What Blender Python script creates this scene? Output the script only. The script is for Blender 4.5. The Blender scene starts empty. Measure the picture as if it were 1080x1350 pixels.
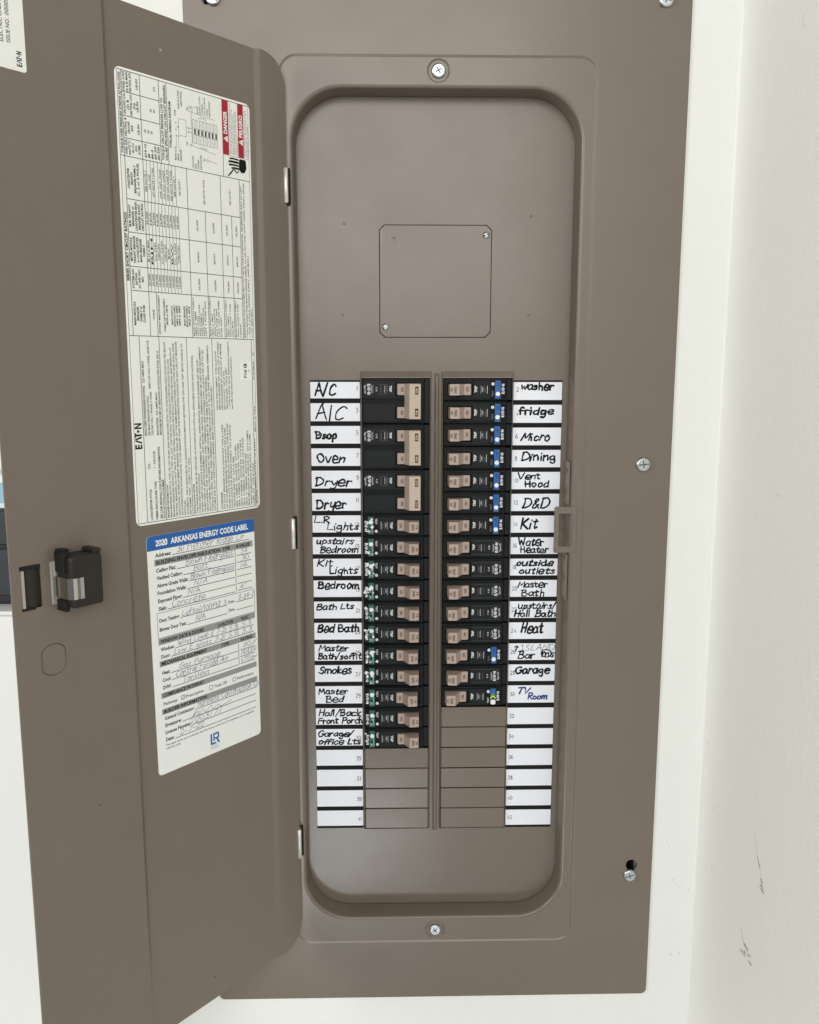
import bpy, bmesh, math, random
from mathutils import Vector, Matrix

random.seed(7)
sc = bpy.context.scene
S = 0.001                                   # everything below is written in millimetres

# ------------------------------------------------------------------ camera
cam_d = bpy.data.cameras.new('camera')
cam = bpy.data.objects.new('camera', cam_d)
sc.collection.objects.link(cam)
cam_d.sensor_fit = 'HORIZONTAL'
cam_d.sensor_width = 36.0
cam_d.lens = 36.0 * 1172.39 / 1080.0
cam_d.clip_start = 0.02
cam_d.clip_end = 50
_r = Vector((.99976816, -.02152783, .00042341))
_d = Vector((-.00301204, -.15929827, -.98722591))
_f = Vector((.02132028, .98699575, -.15932618))
cm = Matrix.Identity(4)
for i in range(3):
    cm[i][0] = _r[i]; cm[i][1] = -_d[i]; cm[i][2] = -_f[i]
cm[0][3], cm[1][3], cm[2][3] = -.025423, -.724803, .013913
cam.matrix_world = cm
sc.camera = cam

# ------------------------------------------------------------------ light
w = bpy.data.worlds.new('World'); sc.world = w; w.use_nodes = True
bg = w.node_tree.nodes['Background']
bg.inputs[0].default_value = (.985, .99, .98, 1); bg.inputs[1].default_value = .19

def area(name, loc, target, sx, sy, power, col):
    l = bpy.data.lights.new(name, 'AREA'); l.shape = 'RECTANGLE'; l.size = sx; l.size_y = sy
    l.energy = power; l.color = col
    o = bpy.data.objects.new(name, l); sc.collection.objects.link(o)
    o.location = loc
    o.rotation_euler = (Vector(target) - Vector(loc)).to_track_quat('-Z', 'Y').to_euler()
    return o
area('window_light', (-2.3, -1.35, .5), (.1, -.1, -.1), 1.0, 1.1, 40, (1, .985, .95))
area('front_window_light', (-.25, -2.5, .72), (0, 0, .1), 2.0, 1.3, 44, (1, .98, .95))
area('low_sheen_light', (-.16, -1.6, -1.28), (-.05, 0, -.4), .38, .28, 4.8, (.90, .97, 1))  # added low lamp, stands in for a sunlit floor patch's sheen

sc.view_settings.view_transform = 'Standard'
sc.view_settings.look = 'None'
sc.view_settings.gamma = 1
sc.view_settings.exposure = -.16

# ------------------------------------------------------------------ materials
def mat(name, col, rough=.5, metal=0.0, bump=None, vary=0.0, spec=.5, vscale=60, coat=0):
    m = bpy.data.materials.new(name); m.use_nodes = True
    nt = m.node_tree; b = nt.nodes['Principled BSDF']
    b.inputs['Base Color'].default_value = (*col, 1)
    b.inputs['Roughness'].default_value = rough
    b.inputs['Metallic'].default_value = metal
    b.inputs['Specular IOR Level'].default_value = spec
    if coat:
        b.inputs['Coat Weight'].default_value = coat; b.inputs['Coat Roughness'].default_value = .25
    tc = nt.nodes.new('ShaderNodeTexCoord')
    if vary:
        n = nt.nodes.new('ShaderNodeTexNoise'); n.inputs['Scale'].default_value = vscale
        n.inputs['Detail'].default_value = 6
        nt.links.new(tc.outputs['Object'], n.inputs['Vector'])
        mx = nt.nodes.new('ShaderNodeMix'); mx.data_type = 'RGBA'
        mx.inputs[6].default_value = tuple(c * (1 - vary) for c in col) + (1,)
        mx.inputs[7].default_value = tuple(min(1, c * (1 + vary)) for c in col) + (1,)
        nt.links.new(n.outputs['Fac'], mx.inputs[0])
        nt.links.new(mx.outputs[2], b.inputs['Base Color'])
    if bump:
        scale, strength, dist = bump
        n = nt.nodes.new('ShaderNodeTexNoise'); n.inputs['Scale'].default_value = scale
        n.inputs['Detail'].default_value = 3
        nt.links.new(tc.outputs['Object'], n.inputs['Vector'])
        bp = nt.nodes.new('ShaderNodeBump'); bp.inputs['Strength'].default_value = strength
        bp.inputs['Distance'].default_value = dist
        nt.links.new(n.outputs['Fac'], bp.inputs['Height'])
        nt.links.new(bp.outputs['Normal'], b.inputs['Normal'])
    return m

def paint():
    m = mat('taupe_powder_coat', (.167, .1335, .106), .34, bump=(560, .36, .00025), vary=.04, vscale=22, spec=.38, coat=.34)
    nt = m.node_tree; b = nt.nodes['Principled BSDF']; L = nt.links.new
    b.inputs['Coat Roughness'].default_value = .2
    tc = [n for n in nt.nodes if n.type == 'TEX_COORD'][0]
    # uneven sheen: wiped and handled patches
    n = nt.nodes.new('ShaderNodeTexNoise'); n.inputs['Scale'].default_value = 14; n.inputs['Detail'].default_value = 7
    n.inputs['Roughness'].default_value = .65; L(tc.outputs['Object'], n.inputs['Vector'])
    r = nt.nodes.new('ShaderNodeMapRange'); r.inputs[1].default_value = .3; r.inputs[2].default_value = .7
    r.inputs[3].default_value = .28; r.inputs[4].default_value = .42
    L(n.outputs['Fac'], r.inputs[0]); L(r.outputs[0], b.inputs['Roughness'])
    # dust and tiny chips
    v = nt.nodes.new('ShaderNodeTexVoronoi'); v.inputs['Scale'].default_value = 75; L(tc.outputs['Object'], v.inputs['Vector'])
    n2 = nt.nodes.new('ShaderNodeTexNoise'); n2.inputs['Scale'].default_value = 9; L(tc.outputs['Object'], n2.inputs['Vector'])
    t = nt.nodes.new('ShaderNodeMapRange'); t.inputs[1].default_value = .50; t.inputs[2].default_value = .75
    t.inputs[3].default_value = .0; t.inputs[4].default_value = .055; L(n2.outputs['Fac'], t.inputs[0])
    lt = nt.nodes.new('ShaderNodeMath'); lt.operation = 'LESS_THAN'; L(v.outputs['Distance'], lt.inputs[0]); L(t.outputs[0], lt.inputs[1])
    mx = nt.nodes.new('ShaderNodeMix'); mx.data_type = 'RGBA'; mx.inputs[7].default_value = (.30, .265, .225, 1)
    src = b.inputs['Base Color'].links[0].from_socket
    L(lt.outputs[0], mx.inputs[0]); L(src, mx.inputs[6]); L(mx.outputs[2], b.inputs['Base Color'])
    # long soft waves of pressed sheet metal under the orange peel
    n3 = nt.nodes.new('ShaderNodeTexNoise'); n3.inputs['Scale'].default_value = 11; n3.inputs['Detail'].default_value = 2
    L(tc.outputs['Object'], n3.inputs['Vector'])
    bp = [q for q in nt.nodes if q.type == 'BUMP'][0]
    b2 = nt.nodes.new('ShaderNodeBump'); b2.inputs['Strength'].default_value = .16; b2.inputs['Distance'].default_value = .003
    L(n3.outputs['Fac'], b2.inputs['Height']); L(b2.outputs['Normal'], bp.inputs['Normal'])
    return m
PAINT = paint()
DRAWN = mat('taupe_paint_on_drawn_wall', (.167, .1335, .106), .5, bump=(560, .36, .00025), vary=.05, vscale=30, spec=.35)
WALL = mat('white_wall_paint', (.79, .80, .765), .62, bump=(170, .45, .0008), vary=.02, vscale=9, spec=.35)
SIDE = mat('wall_paint_lit_side', (.86, .86, .815), .62, bump=(170, .5, .0009), vary=.03, vscale=7, spec=.35)  # same white paint as the back wall, colour lightened in place of light
SCUFF = mat('brown_scuff', (.42, .34, .25), .8, vary=.4, vscale=400)
SCUFF2 = mat('grey_scuff', (.60, .59, .55), .8, vary=.3, vscale=400)
ZINC = mat('zinc_screw', (.55, .585, .60), .36, 1.0, bump=(1500, .3, .0002))
STEEL = mat('spring_steel', (.50, .485, .45), .24, 1.0)
PIN = mat('hinge_pin_nickel', (.78, .75, .69), .36, .55)
GALV = mat('galv_box_and_recess_shade', (.20, .20, .20), .55, .6)
DARK = mat('shade_and_latch_black', (.006, .006, .006), .9)  # shade of hollows put into the colour; also black latch parts
BLACK = mat('black_breaker_plastic', (.009, .0105, .012), .48, bump=(1100, .15, .0001), vary=.15, vscale=80, spec=.22)
LATCH = mat('dark_brown_latch_plastic', (.026, .021, .018), .42, bump=(900, .15, .0001), spec=.25)
TRIMTAN = mat('tan_slot_edge', (.40, .35, .30), .6)
TAN = mat('tan_toggle_plastic', (.43, .33, .28), .45, vary=.05, vscale=200)
TIE = mat('cream_tie_bar_plastic', (.51, .41, .33), .45, vary=.04, vscale=200)
BROWNINK = mat('brown_print', (.05, .022, .016), .7, spec=.15)
WHITEINK = mat('white_print', (.78, .80, .80), .55)
GREYINK = mat('dim_grey_print', (.16, .17, .17), .55)
BLACKINK = mat('black_print', (.009, .009, .009), .7, spec=.15)
PAPER = mat('bright_label_paper', (.83, .855, .915), .5, vary=.015, vscale=300)
STRIP = mat('black_label_strip', (.012, .012, .011), .7, spec=.15)
SHEET = mat('instruction_sheet_vinyl', (.84, .85, .80), .36, vary=.015, vscale=60)
SHEET2 = mat('energy_label_vinyl', (.85, .86, .83), .36, bump=(40, .3, .0006))
SHEETEDGE = mat('sheet_edge_vinyl', (.90, .91, .88), .4)
RED = mat('danger_red', (.38, .006, .022), .4)
BLUE = mat('label_blue', (.009, .11, .40), .36)
BARGREY = mat('bar_grey', (.30, .30, .295), .45)
LINEGREY = mat('soft_black_print', (.018, .018, .018), .7, spec=.15)
PENCIL = mat('pencil_grey', (.22, .21, .32), .6, spec=.2)
MARKER = mat('black_marker', (.007, .007, .007), .6, spec=.15)
THINPEN = mat('grey_pen', (.10, .10, .10), .5)
BLUEPEN = mat('blue_marker', (.006, .035, .20), .42)
BRKBLUE = mat('breaker_label_blue', (.006, .105, .37), .4)
BRKGREEN = mat('breaker_label_green', (.008, .12, .085), .4)
CHEVG = mat('chevron_green', (.04, .28, .06), .4)
CHEVY = mat('chevron_lime', (.55, .70, .12), .4)
BUTTON = mat('white_button_plastic', (.82, .84, .84), .4)
MUD = mat('white_paint_spatter', (.80, .81, .78), .7)
CASE = mat('slate_case_plastic', (.034, .042, .055), .45)
CASEK = mat('case_black_band', (.012, .013, .015), .5)
CARD = mat('pale_card', (.78, .84, .87), .6)
CARDB = mat('card_light_blue', (.30, .52, .62), .6)
SHELFW = mat('white_shelf_paint', (.82, .83, .80), .5)
DRYWALL = mat('drywall_core', (.55, .53, .50), .9)

# ------------------------------------------------------------------ mesh builder
def rr(x0, x1, y0, y1, r, n=6):
    "rounded rectangle loop, counter clockwise, 4*(n+1) points"
    r = max(1e-4, min(r, (x1 - x0) / 2, (y1 - y0) / 2))
    out = []
    for cx, cy, a0 in ((x1 - r, y1 - r, 0), (x0 + r, y1 - r, 90), (x0 + r, y0 + r, 180), (x1 - r, y0 + r, 270)):
        for k in range(n + 1):
            a = math.radians(a0 + 90 * k / n)
            out.append((cx + r * math.cos(a), cy + r * math.sin(a)))
    return out

def circ(cx, cy, r, n=20):
    return [(cx + r * math.cos(2 * math.pi * k / n), cy + r * math.sin(2 * math.pi * k / n)) for k in range(n)]

class MB:
    def __init__(self):
        self.v = []; self.f = []; self.m = []; self.s = []; self.mats = []
    def mi(self, m):
        if m not in self.mats: self.mats.append(m)
        return self.mats.index(m)
    def add(self, vs, fs, m, smooth=False):
        b = len(self.v); k = self.mi(m)
        self.v += [tuple(p) for p in vs]
        for f in fs:
            self.f.append([b + i for i in f]); self.m.append(k); self.s.append(smooth)
        return self
    def skin(self, rings, m, smooth=True):
        "rings: [(loop2d, h)]; outward when loops shrink towards the viewer"
        n = len(rings[0][0]); vs = []; fs = []
        for lp, h in rings: vs += [(x, y, h) for x, y in lp]
        for k in range(len(rings) - 1):
            for i in range(n):
                j = (i + 1) % n
                fs.append((k * n + i, k * n + j, (k + 1) * n + j, (k + 1) * n + i))
        return self.add(vs, fs, m, smooth)
    def poly(self, loop, h, m):
        return self.add([(x, y, h) for x, y in loop], [list(range(len(loop)))], m)
    def fill(self, loops, h, m):
        bm = bmesh.new()
        for lp in loops:
            vv = [bm.verts.new((x, y, h)) for x, y in lp]
            for i in range(len(vv)): bm.edges.new((vv[i], vv[(i + 1) % len(vv)]))
        bmesh.ops.triangle_fill(bm, use_beauty=True, use_dissolve=False, edges=bm.edges[:], normal=(0, 0, 1))
        bm.normal_update()
        vs = [v.co[:] for v in bm.verts]; bm.verts.index_update()
        fs = []
        for f in bm.faces:
            ids = [v.index for v in f.verts]
            if f.normal.z < 0: ids.reverse()
            fs.append(ids)
        bm.free()
        return self.add(vs, fs, m)
    def rect(self, x0, x1, y0, y1, h, m):
        return self.add([(x0, y0, h), (x1, y0, h), (x1, y1, h), (x0, y1, h)], [(0, 1, 2, 3)], m)
    def slab(self, loop, h0, h1, m, bev=.2, inset=None):
        "closed plate with a small rounded top edge"
        x0 = min(p[0] for p in loop); x1 = max(p[0] for p in loop)
        y0 = min(p[1] for p in loop); y1 = max(p[1] for p in loop)
        cx, cy = (x0 + x1) / 2, (y0 + y1) / 2
        def sh(d):
            kx = 1 - 2 * d / max(1e-6, x1 - x0); ky = 1 - 2 * d / max(1e-6, y1 - y0)
            return [(cx + (x - cx) * kx, cy + (y - cy) * ky) for x, y in loop]
        self.skin([(loop, h0), (loop, h1 - bev)], m)
        self.skin([(loop, h1 - bev), (sh(bev * .3), h1 - bev * .3), (sh(bev), h1)], m)
        self.poly(sh(bev), h1, m)
        self.poly(loop[::-1], h0, m)
        return self
    def rbox(self, x0, x1, y0, y1, h0, h1, m, r=.6, bev=.4, n=3):
        return self.slab(rr(x0, x1, y0, y1, r, n), h0, h1, m, bev)
    def lathe(self, cx, cy, prof, m, n=24, cap=True, smooth=True):
        self.skin([(circ(cx, cy, r, n), h) for r, h in prof], m, smooth)
        if cap: self.poly(circ(cx, cy, prof[-1][0], n), prof[-1][1], m)
        return self
    def prism(self, prof, b0, b1, m, bev=.3, flip=False):
        "profile (s,h) extruded along b; bevelled"
        bm = bmesh.new()
        A = [bm.verts.new((s, b0, h)) for s, h in prof]; B = [bm.verts.new((s, b1, h)) for s, h in prof]
        bm.faces.new(A); bm.faces.new(B[::-1])
        n = len(prof)
        for i in range(n): bm.faces.new((A[i], B[i], B[(i + 1) % n], A[(i + 1) % n]))
        bmesh.ops.recalc_face_normals(bm, faces=bm.faces[:])
        if bev: bmesh.ops.bevel(bm, geom=bm.edges[:], offset=bev, segments=2, affect='EDGES', profile=.5)
        bmesh.ops.recalc_face_normals(bm, faces=bm.faces[:])
        bm.verts.index_update()
        vs = [v.co[:] for v in bm.verts]; fs = [[v.index for v in f.verts] for f in bm.faces]
        bm.free()
        return self.add(vs, fs, m)
    def line(self, x0, y0, x1, y1, wd, h, m):
        dx, dy = x1 - x0, y1 - y0; L = math.hypot(dx, dy) or 1
        nx, ny = -dy / L * wd / 2, dx / L * wd / 2
        return self.add([(x0 - nx, y0 - ny, h), (x1 - nx, y1 - ny, h), (x1 + nx, y1 + ny, h), (x0 + nx, y0 + ny, h)], [(0, 1, 2, 3)], m)
    def frame(self, x0, x1, y0, y1, wd, h, m):
        self.line(x0, y0, x1, y0, wd, h, m); self.line(x0, y1, x1, y1, wd, h, m)
        self.line(x0, y0 + wd / 2, x0, y1 - wd / 2, wd, h, m); self.line(x1, y0 + wd / 2, x1, y1 - wd / 2, wd, h, m)
        return self
    def build(self, name, parent=None, frame=None, loc=None):
        me = bpy.data.meshes.new(name)
        me.from_pydata([(x * S, y * S, z * S) for x, y, z in self.v], [], self.f)
        for m in self.mats: me.materials.append(m)
        me.polygons.foreach_set('material_index', self.m)
        me.polygons.foreach_set('use_smooth', self.s)
        me.update()
        o = bpy.data.objects.new(name, me); sc.collection.objects.link(o)
        if frame is not None: o.matrix_world = frame
        if parent is not None:
            o.parent = parent
            org = parent.get('_org')
            if org is not None: o.location = tuple(-c * S for c in org)
            if loc is not None: o.location = tuple(o.location[i] + loc[i] * S for i in range(3))
        return o

# ---- printed text -> faces
_tc = {}
def glyphs(s, bold=0.0):
    k = (s, bold)
    if k not in _tc:
        cu = bpy.data.curves.new('t', 'FONT'); cu.body = s; cu.size = 1; cu.resolution_u = 2; cu.offset = bold
        ob = bpy.data.objects.new('t', cu)
        me = bpy.data.meshes.new_from_object(ob)
        vs = [v.co[:2] for v in me.vertices]; fs = [list(p.vertices) for p in me.polygons]
        flip = [p.normal.z < 0 for p in me.polygons]
        fs = [f[::-1] if fl else f for f, fl in zip(fs, flip)]
        bpy.data.meshes.remove(me); bpy.data.objects.remove(ob); bpy.data.curves.remove(cu)
        _tc[k] = (vs, fs)
    return _tc[k]
_cap = None
def text(mb, s, x, y, cap, h, m, rot=0, width=None, align='L', bold=0.0, valign='B'):
    "cap = capital height in mm; rot in degrees"
    global _cap
    if _cap is None: _cap = max(v[1] for v in glyphs('H')[0])
    vs, fs = glyphs(s, bold)
    if not vs: return
    x0 = min(v[0] for v in vs); x1 = max(v[0] for v in vs)
    ky = cap / _cap; kx = ky if width is None else width / max(1e-6, x1 - x0)
    W = (x1 - x0) * kx
    ox = {'L': 0, 'C': -W / 2, 'R': -W}[align]; oy = -cap / 2 if valign == 'M' else 0
    c, sn = math.cos(math.radians(rot)), math.sin(math.radians(rot))
    out = []
    for vx, vy in vs:
        a = (vx - x0) * kx + ox; b = vy * ky + oy
        out.append((x + a * c - b * sn, y + a * sn + b * c, h))
    mb.add(out, fs, m)

def logo(mb, x, y, cap, width, h, m, rot=0, align='L', valign='B'):
    "wordmark: E, A without a bar, T, a dot for the O, N - heavy letters"
    c, sn = math.cos(math.radians(rot)), math.sin(math.radians(rot))
    W = 5.0; kx = width / W; ky = cap
    ox = {'L': 0, 'C': -width / 2}[align]; oy = -cap / 2 if valign == 'M' else 0
    def P(pts):
        out = []
        for a, b in pts:
            a = a * kx + ox; b = b * ky + oy; out.append((x + a * c - b * sn, y + a * sn + b * c, h))
        mb.add(out, [list(range(len(out)))], m)
    P([(0, 0), (.32, 0), (.32, 1), (0, 1)])
    for b in (0, .39, .78): P([(.33, b), (.86, b), (.86, b + .22), (.33, b + .22)])
    P([(1.0, 0), (1.34, 0), (1.74, .8), (1.52, 1)]); P([(1.75, .8), (2.1, 0), (2.34, 0), (2.34, .3), (1.95, 1), (1.75, 1)])
    P([(2.45, .76), (3.1, .76), (3.1, 1), (2.1, 1)]); P([(2.5, 0), (2.84, 0), (2.84, .75), (2.5, .75)])
    P([(3.42 + .27 * math.cos(k * .6283), .5 + .27 * kx / ky * math.sin(k * .6283)) for k in range(10)])
    P([(3.9, 0), (4.2, 0), (4.2, 1), (3.9, 1)]); P([(4.21, .62), (4.21, 1), (4.69, .38), (4.69, 0)]); P([(4.7, 0), (5, 0), (5, 1), (4.7, 1)])

# ---- handwriting: single stroke alphabet on a 10-unit cap grid (repeat a point = sharp corner)
GL = {
 'A': (7, "0,0 3.2,9.6 3.8,10 3.8,10 5,5 7,-.4|1,3.6 6,4.2"),
 'B': (6.5, "1.2,10 .8,5 1,0|.2,9.2 4,10 5.4,8 3.8,5.8 1.2,5.2 1.2,5.2 5,5 6.4,2.6 4.6,.2 .6,.2"),
 'C': (6.5, "6.2,8.6 4.6,10 2,8.6 .5,5 1.6,1 4,0 6.5,1.6"),
 'D': (7, "1.2,10 1,5 1.2,0|0,9.2 4,9.6 7,6.4 6.4,2.4 3.4,.2 .6,.2"),
 'E': (6, "5.6,10 .8,9.8 .8,9.8 .6,0 .6,0 6,.3|.8,5.2 4.6,5.4"),
 'F': (6, "1,0 .8,9.6 .8,9.6 6,10|.9,5.2 4.8,5.6"),
 'G': (7, "6.4,8.8 4,10 1,7.4 .5,3 2.8,0 5.8,1.4 6.4,4.4 6.4,4.4 4,4.4 7.6,4.8"),
 'H': (6.6, "1,10 .8,0|6,10 5.8,0|.8,4.8 6,5.6"),
 'I': (3.4, "1.7,10 1.6,0|0,10 3.4,10|0,0 3.4,0"),
 'K': (6.5, "1,10 .8,0|6,10 1,4.4 1,4.4 6.5,0"),
 'L': (5.5, "1,10 .4,.2 .4,.2 5.5,.6"),
 'M': (8, "0,0 1.5,9.8 1.5,9.8 3.8,3 3.8,3 7,10 7,10 8,0"),
 'N': (7, "0,0 .8,10 .8,10 6,0 6,0 6.8,10"),
 'O': (7, "4,10 1,8 .4,4 2.4,.2 5.4,1 6.8,5 5.4,9 3.4,10 2.6,9.4"),
 'P': (6.3, "1,10 .8,0|.4,9.4 4.4,10 6.2,7.6 4,5.2 1,5"),
 'R': (6.5, "1,10 .8,0|.4,9.4 4.4,10 6,7.6 4,5.4 1.4,5 1.4,5 6.5,0"),
 'S': (6, "5.6,8.8 3.4,10 .9,8.2 2,6 4.6,4.6 5.4,2 3,0 .4,1.2"),
 'T': (6.5, "0,9.6 6.8,10|3.4,9.8 3,0"),
 'V': (6.5, "0,10 2.8,0 2.8,0 6.8,10"),
 'W': (8.5, "0,10 1.6,.4 1.6,.4 4,7 4,7 6,0 6,0 8.5,10"),
 'a': (5.6, "5,5.4 3,6.4 .6,4.4 .6,1.4 2.6,0 4.6,2 5,5.6 5,5.6 4.9,1.4 6,0"),
 'b': (5.4, "1,10 .8,0|.9,4 3,6 5.2,4 4.6,.8 2.4,-.2 .8,1.4"),
 'c': (5, "4.8,5.2 3,6.2 .8,4.4 .6,1.6 2.6,0 5,1"),
 'd': (5.6, "5,5 3,6.2 .6,4 .8,1 2.8,0 4.8,2|5.2,10 5,0"),
 'e': (5.6, ".9,3 5.4,3.5 5.0,6.4 2.6,7.2 .5,4 .9,.8 3,-.5 5.9,.5"),
 'f': (4.2, "4.6,9.2 3.2,10 2,8 1.6,0|.2,5.2 4.2,5.6"),
 'g': (5.6, "5,5.4 3,6.4 .7,4.6 1,1.8 3,1 5,3.4 5.1,5.6 5.1,5.6 5,-1.6 3,-4 .8,-2.6"),
 'h': (5.4, "1,10 .8,0|.9,3.6 3,6 4.6,4.6 4.8,0"),
 'i': (2.2, "1.2,6 1.1,0|1.4,8.6 1.6,9"),
 'k': (5.2, "1,10 .8,0|4.6,6.4 1,2.8 1,2.8 5,0"),
 'l': (2, "1,10 1,0"),
 'm': (8, ".6,6 .7,0|.7,3.6 2.6,6 3.9,4.6 4,0|4,3.6 6,6 7.4,4.4 7.6,0"),
 'n': (5.4, ".6,6 .7,0|.7,3.4 2.8,6.2 4.6,4.6 4.9,0"),
 'o': (5.4, "3,6.2 .8,4.6 .7,1.6 2.8,0 4.8,1.8 4.8,4.6 2.6,6.2"),
 'p': (5.6, "1,6.2 .8,-4|.9,3.8 3,6.4 5.2,4.6 4.6,1.4 2.4,.4 .9,1.4"),
 'r': (4.4, ".7,6.2 .8,0|.8,3 2.4,6 4.4,5.6"),
 's': (4.6, "4.4,5.4 2.8,6.4 1,5.2 2.4,3.4 4.2,2 3,.2 .4,.8"),
 't': (4.4, "2.2,9 2,.8 3,0 4.4,.8|.2,6.2 4.4,6.6"),
 'u': (5.6, ".6,6.2 .7,1.6 2.4,0 4.6,1.8 5,6.2 5,6.2 5,1 5.8,0"),
 'v': (5, ".3,6.2 2.4,0 2.4,0 5,6.4"),
 'w': (7.4, ".4,6.2 1.4,.4 1.4,.4 3.6,4.6 3.6,4.6 5.2,.2 5.2,.2 7.4,6.4"),
 'y': (5.4, ".6,6 1,2.6 3,1.6 4.8,3|5.2,6.2 4.8,-1.6 2.6,-4 .4,-2.6"),
 '/': (4.4, "4.4,11 0,-1"), '|': (2, "1,10 .9,-.6"), '.': (2, "1,.2 1.5,.6"), '-': (4, ".4,4 3.6,4.2"),
 '+': (5, "2.6,6.8 2.4,1|.2,3.8 5,4.2"), ',': (2, "1,.6 .6,-1"),
 '?': (5, ".6,7.8 2.6,10 4.8,8 3.4,5.6 2.4,3.4|2.2,.8 2.5,.4"),
 '&': (6, "6,0 2.6,5.6 2,8.4 3.4,9.6 4.4,8 1.2,3.6 1.4,.8 3.4,.2 5.8,4"),
 '0': (5, "2.8,10 .8,7.6 .7,2.6 2.6,0 4.6,2.6 4.6,7.6 2.4,10"), '1': (2.6, "1.4,10 1.2,0"),
 '2': (5, ".6,8 2.6,10 4.6,8 3.4,4.6 .4,.2 .4,.2 5,.4"), '3': (5, ".6,9.4 3.4,10 4.4,7.8 2,5.4 2,5.4 5,4 4,.6 .4,.4"),
 '4': (5.2, "3.9,0 3.9,10 3.9,10 .2,3 .2,3 5.4,3"), '5': (5, "4.8,10 1,9.8 1,9.8 .8,6 .8,6 4,6 4.8,2.6 2.6,0 .4,1"),
 '6': (5, "4.4,9.4 2.4,9.8 .8,6 .7,2 2.6,0 4.6,1.8 4.2,4.6 2.4,5.6 .8,3.6"), '9': (5, "4.4,6.8 2.6,4.6 .8,6 .8,8.6 2.8,10 4.5,8.2 4.5,4 3.2,.4 1,.2"),
 '7': (5, ".4,9.8 4.8,10 4.8,10 2,0"), '8': (5, "4.4,8.4 2.4,10 .8,8 4.4,3 3.2,.2 .8,1.6 2,5 4.4,8.4"), '%': (6, "6,10 0,0|1,9 2,8|4.6,2 5.4,1"),
 '\'': (1.6, "1,10.4 .6,8"), ' ': (3.6, ""),
}
def catmull(pts, n=5):
    if len(pts) < 3: return pts
    out = []
    P = [pts[0]] + pts + [pts[-1]]
    for i in range(1, len(P) - 2):
        p0, p1, p2, p3 = P[i - 1], P[i], P[i + 1], P[i + 2]
        for k in range(n):
            t = k / n
            out.append(tuple(.5 * (2 * p1[j] + (p2[j] - p0[j]) * t + (2 * p0[j] - 5 * p1[j] + 4 * p2[j] - p3[j]) * t * t
                                   + (3 * p1[j] - p0[j] - 3 * p2[j] + p3[j]) * t ** 3) for j in (0, 1)))
    out.append(pts[-1]); return out
def ribbon(mb, pts, wd, h, m, rise=.0012):
    q = [pts[0]]
    for p in pts[1:]:
        if math.hypot(p[0] - q[-1][0], p[1] - q[-1][1]) > wd * .12: q.append(p)
    if len(q) == 1: q.append((q[0][0] + wd * .15, q[0][1] + wd * .1))
    n = len(q); vs = []; fs = []
    for i, p in enumerate(q):
        a = q[max(0, i - 1)]; b = q[min(n - 1, i + 1)]
        dx, dy = b[0] - a[0], b[1] - a[1]; L = math.hypot(dx, dy) or 1
        ww = wd / 2 * (1 + .2 * math.sin(i * .9 + p[0] * 1.3))
        vs += [(p[0] + dy / L * ww, p[1] - dx / L * ww, h + i * rise), (p[0] - dy / L * ww, p[1] + dx / L * ww, h + i * rise)]
        if i: fs.append((2 * i - 2, 2 * i, 2 * i + 1, 2 * i - 1))
    mb.add(vs, fs, m)
    for e, o, hh in ((q[0], q[1], h), (q[-1], q[-2], h + (n - 1) * rise)):   # round caps
        a0 = math.atan2(e[1] - o[1], e[0] - o[0])
        mb.add([(e[0] + wd / 2 * math.cos(a0 + t), e[1] + wd / 2 * math.sin(a0 + t), hh) for t in (-1.57, -.9, -.3, .3, .9, 1.57)], [list(range(6))], m)
def write(mb, s, x0, x1, y, cap, wd, h, m, jit=.25, slant=.06, seed=0, clip=None):
    rnd = random.Random(s + str(x0) + str(y) + str(seed))
    tot = sum(GL[c][0] + 1.1 for c in s) - 1.1
    kx = (x1 - x0) / tot; ky = cap / 10
    cx = 0; lvl = 0
    for c in s:
        wdt, body = GL[c]
        dy = rnd.uniform(-jit, jit) * .8; sc_ = 1 + (rnd.uniform(-.10, .10) if jit else 0); sl = slant + (rnd.uniform(-.12, .12) if jit else 0)
        for st in body.split('|'):
            if not st: continue
            P = [tuple(float(t) for t in p.split(',')) for p in st.split()]
            runs = [[P[0]]]
            for p in P[1:]:
                if p == runs[-1][-1]: runs.append([p])
                else: runs[-1].append(p)
            pts = []
            for r in runs: pts += catmull([(a + rnd.uniform(-jit, jit), b + rnd.uniform(-jit, jit)) for a, b in r]) if len(r) > 1 else []
            if not pts: continue
            out = [(x0 + (cx + a + b * sl) * kx, y + (b * sc_ + dy) * ky) for a, b in pts]
            if clip: out = [(min(max(a, clip[0]), clip[1]), min(max(b, clip[2]), clip[3])) for a, b in out]
            ribbon(mb, out, wd * rnd.uniform(.88, 1.1), h + lvl * .004, m); lvl += 1
        cx += wdt + 1.1

def digits(mb, s, x, y, cap, h, m, wd=None, align='L'):
    "lining figures drawn with even strokes"
    W = (sum(GL[c][0] + 1.1 for c in s) - 1.1) * cap / 10 * 1.05
    x0 = x if align == 'L' else (x - W if align == 'R' else x - W / 2)
    write(mb, s, x0, x0 + W, y, cap, wd or cap * .14, h, m, jit=0, slant=0)
# ------------------------------------------------------------------ frames and things
F0 = Matrix(((1, 0, 0, 0), (0, 0, -1, 0), (0, 1, 0, 0), (0, 0, 0, 1)))     # (right, up, towards viewer) -> world
TH = .7002
HX, HY = -105.19, -4.0
dvec = Vector((-math.sin(TH), -math.cos(TH), 0))
nvec = Vector((math.cos(TH), -math.sin(TH), 0))
FD = Matrix.Identity(4)                                                   # door frame: a = -u, b = up, h = out of the inner face
for i in range(3):
    FD[i][0] = -dvec[i]; FD[i][1] = (0, 0, 1)[i]; FD[i][2] = nvec[i]
FD[0][3], FD[1][3] = HX * S, HY * S

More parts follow.
